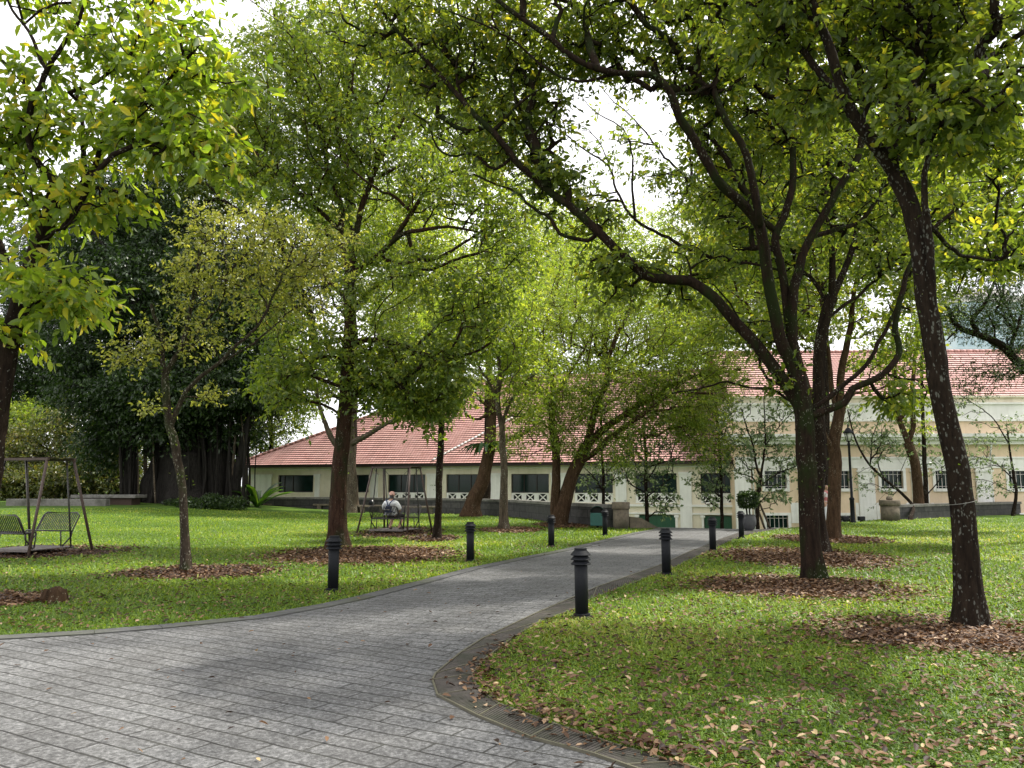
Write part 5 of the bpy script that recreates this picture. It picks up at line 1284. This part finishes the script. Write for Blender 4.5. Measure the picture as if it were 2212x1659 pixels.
# ================= lamp post
g = G(1843, 1130)
lp = thing('lamp_post', 'black lamp post with a glazed lantern and short cross bar before the parapet building', 'lamp post', g)
q = MB(); q.lathe([(.12, -.05), (.12, .08), (.10, .12), (.095, 1.02), (.11, 1.04), (.11, 1.10), (.06, 1.16), (.052, 3.46), (.075, 3.5), (.06, 3.58), (.03, 3.66)], n=18); q.build('post', M['blackmetal'], lp)
q = MB(); q.bar((-.44, 0, 3.5), (.44, 0, 3.5), .035); q.build('cross_bar', M['blackmetal'], lp)
ln = MB()
for k in range(4):
    a = math.pi / 4 + k * math.pi / 2; ln.bar((.09 * math.cos(a), .09 * math.sin(a), 3.68), (.19 * math.cos(a), .19 * math.sin(a), 4.05), .022)
ln.lathe([(.10, 3.65), (.10, 3.69)], n=4); lant = ln.build('lantern', M['blackmetal'], lp); 
m, nt, b = new_mat('frosted_glass'); b.inputs['Base Color'].default_value = (.55, .55, .5, 1); b.inputs['Roughness'].default_value = .35; M['frost'] = m
q = MB(); q.lathe([(.075, 3.69), (.165, 4.05)], n=8); q.build('glass', M['frost'], lant)
q = MB(); q.lathe([(.23, 4.04), (.23, 4.07), (.15, 4.17), (.09, 4.26), (.03, 4.30), (.03, 4.34), (.045, 4.37), (.008, 4.46)], n=12); q.build('hood', M['blackmetal'], lant)

# ================= lawn floodlights
for px, lab in ((1827, 'small black lawn light left of the lamp post foot'), (1862, 'small black lawn light right of the lamp post foot')):
    g = G(px - 1, 1128); t_ = thing('lawn_light', lab, 'light', g, .3, 'small lawn lights')
    q = MB(); q.box(-.16, .16, -.09, .09, .07, .27, .03); q.build('housing', M['blackmetal'], t_); q = MB(); q.box(-.04, .04, -.04, .04, -.05, .07); q.build('stake', M['blackmetal'], t_)

# ================= potted shrub
g = G(1618, 1146)
M['pot'] = mottled('grey_pot', (.05, .05, .055), (.085, .085, .09), 6, .6, .1)
pp = thing('plant_pot', 'round grey pot standing at the crest of the path', 'pot', g)
q = MB(); q.lathe([(.12, 0), (.20, .06), (.265, .22), (.28, .36), (.255, .52), (.245, .545), (.265, .565), (.265, .59), (.225, .59), (.22, .54)], n=26); q.build('bowl', M['pot'], pp)
q = MB(); q.lathe([(.225, .535), (.02, .545)], n=20); q.build('soil', M['mulch'], pp)
sh = thing('clipped_shrub', 'dark round-headed clipped shrub growing from the grey pot', 'shrub', g + np.array([0, 0, .54]))
q = MB(); q.tube([(-.05, 0, -.02), (-.06, 0, .2), (-.12, 0, .5)], .03, 7); q.tube([(.06, 0, -.02), (.05, .02, .2), (.12, 0, .48)], .03, 7); q.build('trunk', M['bark_dark'], sh)
rng = np.random.default_rng(77); n = 2600
P = rand_dirs(n, rng) * (rng.random((n, 1)) ** .25); P = P * np.array([.42, .36, .32]) + np.array([0, 0, .62]); P += .05 * np.sin(P * 11)
V, Q, k = leaf_arrays(P, rand_dirs(n, rng), rand_dirs(n, rng) + np.array([0, 0, 1.]), np.full(n, .09), np.full(n, .045), False, rng=rng)
np_mesh('crown', V, Q, M['leaf_dark'], sh, np.repeat(rng.random(n), k))
# timber props of the sapling
for k, (a, b_) in enumerate((((1668, 1152), (1640, 1085)), ((1655, 1150), (1637, 1100)), ((1636, 1152), (1639, 1088)))):
    pa = W(*a, 33.2 + .3 * k); pa[2] = max(pa[2], float(terrain(pa[0], pa[1]))); pb = W(*b_, 33.5)
    q = MB(); q.tube([pa * 0, (pb - pa)], .045, 8); o = q.build('timber_prop', M['bark_pale'], None); o.location = pa
    tag(o, ('longest slanting timber prop bracing the sapling behind the pot', 'shorter slanting timber prop bracing the sapling', 'upright timber prop against the sapling stem')[k], 'prop', 'timber props')

# ================= garden swings
def make_swing():
    root = thing('garden_swing', 's', 'swing', (0, 0, 0), 0, 'four-post garden swings')
    H = 2.28; B = .98; Tt = .74
    for sx in (-1, 1):
        for sy in (-1, 1):
            q = MB(); q.tube([(sx * B, sy * B, -.05), (sx * Tt, sy * Tt * .55, H)], .034, 10); q.build('leg', M['brownmetal'], root)
    q = MB()
    for sy in (-1, 1): q.bar((-Tt - .04, sy * Tt * .55, H + .02), (Tt + .04, sy * Tt * .55, H + .02), .07, .06)
    for sx in (-1, 1): q.bar((sx * Tt, -Tt * .55, H + .055), (sx * Tt, Tt * .55, H + .055), .06, .012)
    q.add([(-Tt, -Tt * .55, H + .066), (Tt, -Tt * .55, H + .066), (Tt, Tt * .55, H + .066), (-Tt, Tt * .55, H + .066)], [(0, 1, 2, 3), (3, 2, 1, 0)])
    q.build('top_frame', M['brownmetal'], root)
    for sx in (-1, 1):
        for sy in (-1, 1): q = MB(); q.bar((sx * (Tt - .02), sy * (Tt * .55 - .05), H - .01), (sx * (Tt - .22), sy * (Tt * .55 - .02), H - .22), .014); q.build('stay', M['steelplate'], root)
    for sx in (-1, 1):
        for sy in (-1, 1):
            q = MB(); q.tube([(sx * .63, sy * .30, H), (sx * .63, sy * .62, .16)], .02, 8); q.build('hanger', M['slatmetal'], root)
    q = MB(); q.box(-.62, .62, -.68, .68, .13, .155, .006); q.box(-.66, .66, -.70, -.68, .11, .165); q.box(-.66, .66, .68, .70, .11, .165); q.build('platform', M['steelplate'], root)
    for s in (-1, 1):
        y0, y1, y2 = s * .36, s * .70, s * .90                          # seat front, seat back, top of the backrest
        fr_ = MB()
        hw = .56
        fr_.tube([(-hw + .04, y0, .55), (-hw, y1, .53), (-hw, y2, .90), (-hw + .09, y2 + s * .02, .975), (hw - .09, y2 + s * .02, .975), (hw, y2, .90), (hw, y1, .53), (hw - .04, y0, .55)], .021, 8)
        fr_.tube([(-hw, y1, .53), (hw, y1, .53)], .017, 8); fr_.tube([(-hw + .04, y0, .55), (hw - .04, y0, .55)], .02, 8)
        for sx in (-1, 1):
            fr_.tube([(sx * hw, y1, .53), (sx * hw, y1 - s * .02, .40), (sx * (hw - .02), s * .44, .17)], .019, 8)
            fr_.tube([(sx * (hw - .02), y0, .54), (sx * (hw - .02), s * .40, .17)], .017, 8)
        bnch = fr_.build('bench', M['slatmetal'], root)
        sl_ = MB()
        for k in range(19):
            x = -hw + .06 + k * (2 * hw - .12) / 18
            sl_.bar((x, y0 + s * .02, .56), (x, y1 - s * .02, .54), .026, .012); sl_.bar((x, y1, .56), (x, y2 + s * .015, .955), .024, .014)
        sl_.build('slats', M['slatmetal'], bnch)
    return root
sw = make_swing(); sw.location = [float(v) for v in (*(G(56, 1206)[:2] * .5 + GT(72, 1189)[:2] * .5 + np.array([-.03, .02])), 0)]
sw.rotation_euler = (0, 0, math.radians(-15)); sw['label'] = 'empty four-post swing with two facing slatted benches on the left lawn'
sw2 = copy_tree(sw); c2 = .25 * (G(778, 1150) + G(901, 1158) + G(813, 1147) + G(930, 1153)); c2[2] = 0
R2 = math.radians(-20); sw2.location = c2; sw2.rotation_euler = (0, 0, R2); sw2['label'] = 'four-post swing farther back where a person in white sits'

# ================= people
def skin(name, nodes, edges, mat, parent=None, sub=2, root=0, loc=(0, 0, 0)):
    me = bpy.data.meshes.new(name); bm = bmesh.new(); ly = bm.verts.layers.skin.verify()
    for k, n_ in enumerate(nodes):
        v_ = bm.verts.new([float(t) for t in n_[0]]); r = n_[1]; v_[ly].radius = (r, r) if np.isscalar(r) else r; v_[ly].use_root = (k == root)
    bm.verts.ensure_lookup_table()
    for a, b_ in edges: bm.edges.new((bm.verts[a], bm.verts[b_]))
    bm.to_mesh(me); bm.free(); me.materials.append(mat)
    o = bpy.data.objects.new(name, me); link(o, parent); o.location = [float(t) for t in loc]
    md = o.modifiers.new('skin', 'SKIN'); md.use_smooth_shade = True; md.branch_smoothing = .4
    s = o.modifiers.new('subsurf', 'SUBSURF'); s.levels = sub; s.render_levels = sub
    return o
M['skin'] = plain('skin', (.42, .25, .17), .55, 0, .4, .06); M['hair'] = plain('dark_hair', (.012, .009, .008), .5)
M['shirt'] = plain('white_shirt', (.72, .72, .73), .85, 0, .2, .05); M['shorts'] = plain('dark_shorts', (.022, .02, .02), .85, 0, .2)
M['cap'] = plain('pink_cap', (.62, .36, .30), .8, 0, .2); M['navy'] = mottled('navy_cloth', (.012, .02, .06), (.03, .05, .13), 18, .8, .1); M['shoe'] = plain('dark_shoe', (.02, .02, .022), .6)

def hand(nodes, edges, wrist, d, up, s=1.0):
    """palm, four unequal bent fingers and a side thumb from wrist index"""
    w = np.array(nodes[wrist][0]); d = np.array(d, float); d /= np.linalg.norm(d); up = np.array(up, float); sd = np.cross(d, up); sd /= np.linalg.norm(sd); up = np.cross(sd, d)
    nodes.append((tuple(w + d * .05 * s), (.034 * s, .02 * s))); pk = len(nodes) - 1; edges.append((wrist, pk))
    for k, L_ in enumerate((.066, .076, .07, .055)):
        q = w + d * .085 * s + sd * (k - 1.5) * .02 * s
        nodes.append((tuple(q), .009 * s)); i0 = len(nodes) - 1; edges.append((pk, i0))
        q2 = q + d * L_ * .6 * s - up * .012; nodes.append((tuple(q2), .008 * s)); edges.append((i0, i0 + 1))
        q3 = q2 + d * L_ * .35 * s - up * .03; nodes.append((tuple(q3), .007 * s)); edges.append((i0 + 1, i0 + 2))
    t = w + d * .04 * s - sd * .045 * s - up * .01; nodes.append((tuple(t), .010 * s)); edges.append((pk, len(nodes) - 1))
    nodes.append((tuple(t + d * .04 * s - sd * .012), .008 * s)); edges.append((len(nodes) - 2, len(nodes) - 1))

# seated person, in swing space: x to the right, y away from the camera, on the near bench
px_ = .12
nodes = [((0, -.58, .66), (.17, .13)), ((0, -.60, .82), (.155, .115)), ((0, -.585, 1.0), (.175, .12)), ((0, -.555, 1.12), (.135, .09)), ((0, -.53, 1.19), .052),          # pelvis..neck 0-4
         ((0, -.50, 1.27), (.072, .085)), ((0, -.495, 1.36), (.078, .092)), ((0, -.50, 1.415), (.05, .06)),                                                         # head 5-7
         ((-.20, -.57, 1.09), .06), ((-.30, -.52, .86), .045), ((-.20, -.30, .80), .036), ((-.13, -.24, .78), .028),                                             # left arm 8-11
         ((.20, -.57, 1.09), .06), ((.30, -.52, .86), .045), ((.22, -.30, .80), .036), ((.15, -.23, .78), .028),                                                    # right arm 12-15
         ((-.10, -.52, .64), .10), ((-.15, -.14, .63), .068), ((-.17, -.20, .36), .052), ((-.19, -.30, .22), .038), ((-.20, -.20, .19), (.042, .03)), ((-.21, -.08, .18), (.035, .022)),    # left leg 16-21
         ((.12, -.52, .64), .10), ((.24, -.12, .64), .068), ((.20, -.20, .40), .052), ((.14, -.26, .22), .038), ((.17, -.16, .19), (.042, .03)), ((.22, -.06, .18), (.035, .022))]       # right leg 22-27
edges = [(0, 1), (1, 2), (2, 3), (3, 4), (4, 5), (5, 6), (6, 7), (3, 8), (8, 9), (9, 10), (10, 11), (3, 12), (12, 13), (13, 14), (14, 15),
         (0, 16), (16, 17), (17, 18), (18, 19), (19, 20), (20, 21), (0, 22), (22, 23), (23, 24), (24, 25), (25, 26), (26, 27)]
hand(nodes, edges, 11, (.5, .8, -.2), (0, .1, 1)); hand(nodes, edges, 15, (-.5, .8, -.2), (0, .1, 1))
nodes += [((0, -.405, 1.305), .014), ((-.075, -.50, 1.30), .014), ((.075, -.50, 1.30), .014)]; nn = len(nodes)
edges += [(5, nn - 3), (5, nn - 2), (5, nn - 1)]                                                # nose and ears
pl = np.array([math.cos(R2) * px_, math.sin(R2) * px_, 0])
man = skin('person', nodes, edges, M['skin'], None, 2, 0, c2 + pl); man.rotation_euler = (0, 0, R2)
tag(man, 'person seen from behind on the swing bench, white shirt, dark shorts and pink cap', 'person')
sn = [((0, -.585, .70), (.20, .155)), ((0, -.61, .85), (.205, .15)), ((0, -.60, 1.0), (.215, .145)), ((0, -.565, 1.10), (.165, .115)), ((0, -.545, 1.165), (.075, .07)),
      ((-.21, -.57, 1.085), .085), ((-.31, -.53, .92), .078), ((-.32, -.50, .82), .072), ((.21, -.57, 1.085), .085), ((.31, -.53, .92), .078), ((.32, -.50, .82), .072)]
skin('shirt', sn, [(0, 1), (1, 2), (2, 3), (3, 4), (3, 5), (5, 6), (6, 7), (3, 8), (8, 9), (9, 10)], M['shirt'], man, 2, 1)
hn = [((0, -.585, .72), (.195, .15)), ((0, -.565, .64), (.19, .14)), ((-.11, -.5, .64), .115), ((-.15, -.14, .63), .085), ((-.165, -.17, .46), .075), ((.13, -.5, .64), .115), ((.24, -.12, .64), .085), ((.205, -.17, .48), .072)]
skin('shorts', hn, [(0, 1), (1, 2), (2, 3), (3, 4), (1, 5), (5, 6), (6, 7)], M['shorts'], man, 2, 1)
skin('hair', [((0, -.535, 1.22), (.062, .05)), ((0, -.53, 1.29), (.078, .068)), ((0, -.52, 1.35), (.08, .075))], [(0, 1), (1, 2)], M['hair'], man, 2, 1)
q = MB(); q.lathe([(.098, 1.335), (.1, 1.36), (.095, 1.40), (.075, 1.445), (.035, 1.468), (.004, 1.472)], (0, -.505), n=20); q.box(-.07, .07, -.42, -.30, 1.345, 1.352); cp_ = q.build('cap', M['cap'], man)
for s in (-1, 1):
    t_ = np.array(nodes[20 if s < 0 else 26][0])
    skin('shoe', [((t_[0] - .003 * s, t_[1] - .10, .215), .045), ((t_[0], t_[1], .195), (.05, .04)), ((t_[0] + .025 * s, t_[1] + .13, .185), (.042, .028))], [(0, 1), (1, 2)], M['shoe'], man, 2, 1)
bp = skin('backpack', [((0, -.755, .78), (.125, .06)), ((0, -.765, .86), (.13, .065)), ((0, -.745, .97), (.10, .05)), ((0, -.735, 1.01), (.05, .03))], [(0, 1), (1, 2), (2, 3)], M['navy'], None, 2, 1, c2 + pl); bp.rotation_euler = (0, 0, R2)
tag(bp, 'small navy backpack worn by the seated person', 'backpack')
for s in (-1, 1):
    q = MB(); q.tube([(s * .025, -.745, .99), (s * .06, -.735, 1.08), (s * .12, -.69, 1.16), (s * .14, -.60, 1.19)], .018, 6); q.tube([(s * .09, -.74, .80), (s * .17, -.72, .76), (s * .2, -.64, .75)], .014, 6); q.build('strap', M['navy'], bp)
q = MB(); q.tube([(-.10, -.822, .84), (0, -.838, .85), (.10, -.822, .84)], .012, 6); q.build('pale_trim', M['mortar'], bp)

# standing person glimpsed between the trunks
g = G(1788, 1131)
m, nt, b = new_mat('striped_cloth'); v = coords(nt); wv = N(nt, 'ShaderNodeTexWave', wave_type='BANDS', bands_direction='DIAGONAL'); wv.inputs['Scale'].default_value = 1.7
nt.links.new(v, wv.inputs['Vector']); nt.links.new(ramp(nt, [(.35, (.58, .52, .51)), (.65, (.40, .13, .13))], wv.outputs['Fac']).outputs['Color'], b.inputs['Base Color']); b.inputs['Roughness'].default_value = .85; M['red'] = m
nodes = [((0, 0, .92), (.14, .10)), ((0, 0, 1.08), (.12, .09)), ((0, .01, 1.26), (.145, .095)), ((0, .01, 1.40), (.11, .075)), ((0, .0, 1.48), .045), ((0, -.02, 1.56), (.068, .08)), ((0, -.02, 1.64), (.07, .085)), ((0, -.01, 1.69), (.04, .05)),
         ((-.18, .01, 1.36), .05), ((-.22, .03, 1.1), .038), ((-.2, -.08, .9), .03), ((.18, .01, 1.36), .05), ((.22, .03, 1.1), .038), ((.2, -.08, .9), .03),
         ((-.09, 0, .86), .085), ((-.1, -.01, .48), .056), ((-.1, .03, .1), .036), ((-.1, -.1, .035), (.035, .022)), ((.09, 0, .86), .085), ((.1, .03, .48), .056), ((.1, .08, .1), .036), ((.1, -.05, .035), (.035, .022))]
edges = [(0, 1), (1, 2), (2, 3), (3, 4), (4, 5), (5, 6), (6, 7), (3, 8), (8, 9), (9, 10), (3, 11), (11, 12), (12, 13), (0, 14), (14, 15), (15, 16), (16, 17), (0, 18), (18, 19), (19, 20), (20, 21)]
hand(nodes, edges, 10, (0, -.3, -1), (0, 1, -.3)); hand(nodes, edges, 13, (0, -.3, -1), (0, 1, -.3))
wm = skin('person', nodes, edges, M['skin'], None, 2, 0, g); wm.rotation_euler = (0, 0, .5)
tag(wm, 'person in a red and white top standing half hidden between two dark trunks', 'person')
skin('shirt', [((0, 0, .95), (.165, .125)), ((0, 0, 1.1), (.145, .11)), ((0, .01, 1.27), (.165, .115)), ((0, .01, 1.39), (.13, .09)), ((0, 0, 1.44), (.06, .055)), ((-.18, .01, 1.36), .068), ((-.21, .02, 1.2), .062), ((.18, .01, 1.36), .068), ((.21, .02, 1.2), .062)],
     [(0, 1), (1, 2), (2, 3), (3, 4), (3, 5), (5, 6), (3, 7), (7, 8)], M['red'], wm, 2, 1)
skin('trousers', [((0, 0, .96), (.16, .12)), ((0, 0, .88), (.15, .11)), ((-.09, 0, .82), .1), ((-.1, 0, .48), .08), ((-.1, .03, .14), .065), ((.09, 0, .82), .1), ((.1, .03, .48), .08), ((.1, .08, .14), .065)], [(0, 1), (1, 2), (2, 3), (3, 4), (1, 5), (5, 6), (6, 7)], M['shirt'], wm, 2, 1)
skin('hair', [((0, .03, 1.52), (.06, .05)), ((0, .03, 1.6), (.078, .068)), ((0, .015, 1.68), (.072, .07))], [(0, 1), (1, 2)], M['hair'], wm, 2, 1)

# ================= ferns, low shrub, stump
M['fern'] = leafmat('fern_frond', [(0, (.02, .06, .012)), (.6, (.045, .12, .02)), (1, (.10, .19, .03))], .35)
M['fern_dark'] = leafmat('dark_fern_frond', [(0, (.01, .03, .008)), (.6, (.022, .06, .014)), (1, (.04, .10, .02))], .2)
def fern(lab, c, n, L, wd, mat, seed, up=1.0, sag=.9):
    rng = np.random.default_rng(seed); root = thing('birds_nest_fern', lab, 'fern', c)
    for k in range(n):
        a = k * 2.399 + rng.normal(0, .2); ll = L * (.7 + .5 * rng.random()); u = up * (.5 + .7 * rng.random()); m_ = 9
        t = np.linspace(0, 1, m_); d = np.array([math.cos(a), math.sin(a), 0]); s_ = np.array([-d[1], d[0], 0])
        C = d * (ll * t)[:, None] + np.array([0, 0, 1.]) * (ll * (u * t - sag * t ** 2 * u))[:, None]
        w_ = wd * np.sin(np.pi * np.clip(t * .9 + .1, 0, 1)) ** .6
        Vv = np.vstack([C - s_ * w_[:, None] / 2 + np.array([0, 0, .25]) * w_[:, None], C, C + s_ * w_[:, None] / 2 + np.array([0, 0, .25]) * w_[:, None]])
        Qq = [(i, i + 1, m_ + i + 1, m_ + i) for i in range(m_ - 1)] + [(m_ + i, m_ + i + 1, 2 * m_ + i + 1, 2 * m_ + i) for i in range(m_ - 1)]
        np_mesh('frond', Vv, Qq, mat, root, np.full(len(Vv), rng.random()), smooth=True)
fern('large green fern with strap fronds at the banyan foot by the wall end', G(560, 1106) + np.array([0, -.5, .25]), 26, 2.0, .30, M['fern'], 3, 1.35, .5)
fern('dark fern perched halfway up the leaning peeling trunk', W(1050, 968, b11[1] - .35), 26, 1.45, .22, M['fern_dark'], 4, .9, 1.35)
def shrub(lab, c, dims, n, mat, sz, seed):
    rng = np.random.default_rng(seed); root = thing('shrub', lab, 'shrub', c)
    q = MB()
    for k in range(7):
        a = rng.random() * 6.28; q.tube([(0, 0, -.05), (dims[0] * .4 * math.cos(a), dims[1] * .4 * math.sin(a), dims[2] * .6)], .02, 5)
    q.build('stem', M['bark_dark'], root)
    P = rand_dirs(n, rng) * (rng.random((n, 1)) ** .35); P[:, 2] = abs(P[:, 2]); P = P * np.array(dims) * (1 + .18 * np.sin(P[:, :1] * 9 + 2) + .1 * np.sin(P[:, 1:2] * 13))
    V, Q, k = leaf_arrays(P, rand_dirs(n, rng) + np.array([0, 0, .4]), rand_dirs(n, rng) + np.array([0, 0, 1.]), sz * (.6 + .8 * rng.random(n)), sz * .4 * np.ones(n), False, rng=rng)
    np_mesh('foliage', V, Q, M[mat], root, np.repeat(rng.random(n), k))
shrub('low dark shrub growing before the banyan roots', GT(460, 1099), (2.0, .9, .75), 5200, 'leaf_dark', .16, 9)
shrub('small dark green tuft between the banyan foot and the low shrub', GT(395, 1093), (1.1, .7, .45), 1500, 'leaf_dark', .15, 10)
g = G(118, 1302); st = thing('tree_stump', 'low splintered stump at the end of the leaf pile on the left lawn', 'stump', g)
rng = np.random.default_rng(15); q = MB(); n = 18
pr = [[(r * (1 + .25 * (rng.random() - .5)) * math.cos(2 * math.pi * k / n), r * .75 * (1 + .25 * (rng.random() - .5)) * math.sin(2 * math.pi * k / n), z + (.08 * rng.random() if z > .1 else 0)) for k in range(n)] for r, z in ((.24, -.05), (.19, .06), (.16, .14), (.06, .10))]
q.add([p for ring in pr for p in ring], [(i * n + k, i * n + (k + 1) % n, (i + 1) * n + (k + 1) % n, (i + 1) * n + k) for i in range(3) for k in range(n)] + [tuple(range(3 * n, 4 * n))])
q.build('wood', M['bark_brown'], st)
# ================================================================== CAMERA, SUN, SKY
cam = bpy.data.cameras.new('camera'); co = bpy.data.objects.new('camera', cam); link(co)
co.location = (0, 0, EYE); co.rotation_euler = (math.pi / 2 + PITCH, 0, 0)
cam.sensor_width = 36; cam.lens = 36 * FPX / 2212; cam.clip_end = 4000; cam.clip_start = .05
SC.camera = co

SUN_EL, SUN_AZ = math.radians(60), math.radians(62)       # azimuth clockwise from +Y (north): ahead and to the right
sd_ = Vector((math.sin(SUN_AZ) * math.cos(SUN_EL), math.cos(SUN_AZ) * math.cos(SUN_EL), math.sin(SUN_EL)))
sun = bpy.data.lights.new('sun', 'SUN'); sun.energy = 4.5; sun.angle = math.radians(2.0); sun.color = (1, .95, .86)
so = bpy.data.objects.new('sun', sun); link(so); so.rotation_euler = (-sd_).to_track_quat('-Z', 'Y').to_euler(); so.location = (20, -20, 60)

w = bpy.data.worlds.new('World'); SC.world = w; w.use_nodes = True; nt = w.node_tree
bg = nt.nodes['Background']
sky = N(nt, 'ShaderNodeTexSky', sky_type='NISHITA'); sky.sun_disc = False; sky.sun_elevation = SUN_EL; sky.sun_rotation = SUN_AZ
sky.dust_density = 2.5; sky.air_density = 1.0
tc = nt.nodes.new('ShaderNodeTexCoord')
nz = N(nt, 'ShaderNodeTexNoise'); nz.inputs['Scale'].default_value = 2.2; nz.inputs['Detail'].default_value = 7; nz.inputs['Roughness'].default_value = .6
mp = N(nt, 'ShaderNodeMapping'); mp.inputs['Scale'].default_value = (1, 1, 2.2); nt.links.new(tc.outputs['Generated'], mp.inputs['Vector']); nt.links.new(mp.outputs['Vector'], nz.inputs['Vector'])
cl = ramp(nt, [(.25, (8.5, 8.6, 9.0)), (.6, (10.6, 10.5, 10.7))], nz.outputs['Fac'])
msk = ramp(nt, [(.2, g3(.72)), (.5, g3(.95))], nz.outputs['Fac'])
nt.links.new(mix(nt, msk.outputs['Color'], sky.outputs['Color'], cl.outputs['Color']), bg.inputs['Color'])
bg.inputs['Strength'].default_value = .112
SC.view_settings.view_transform = 'Standard'; SC.view_settings.look = 'None'; SC.view_settings.gamma = 1; SC.view_settings.exposure = .90
SC.cycles.max_bounces = 8; SC.cycles.diffuse_bounces = 5; SC.cycles.transmission_bounces = 5; SC.cycles.glossy_bounces = 2
SC.cycles.sample_clamp_indirect = 6
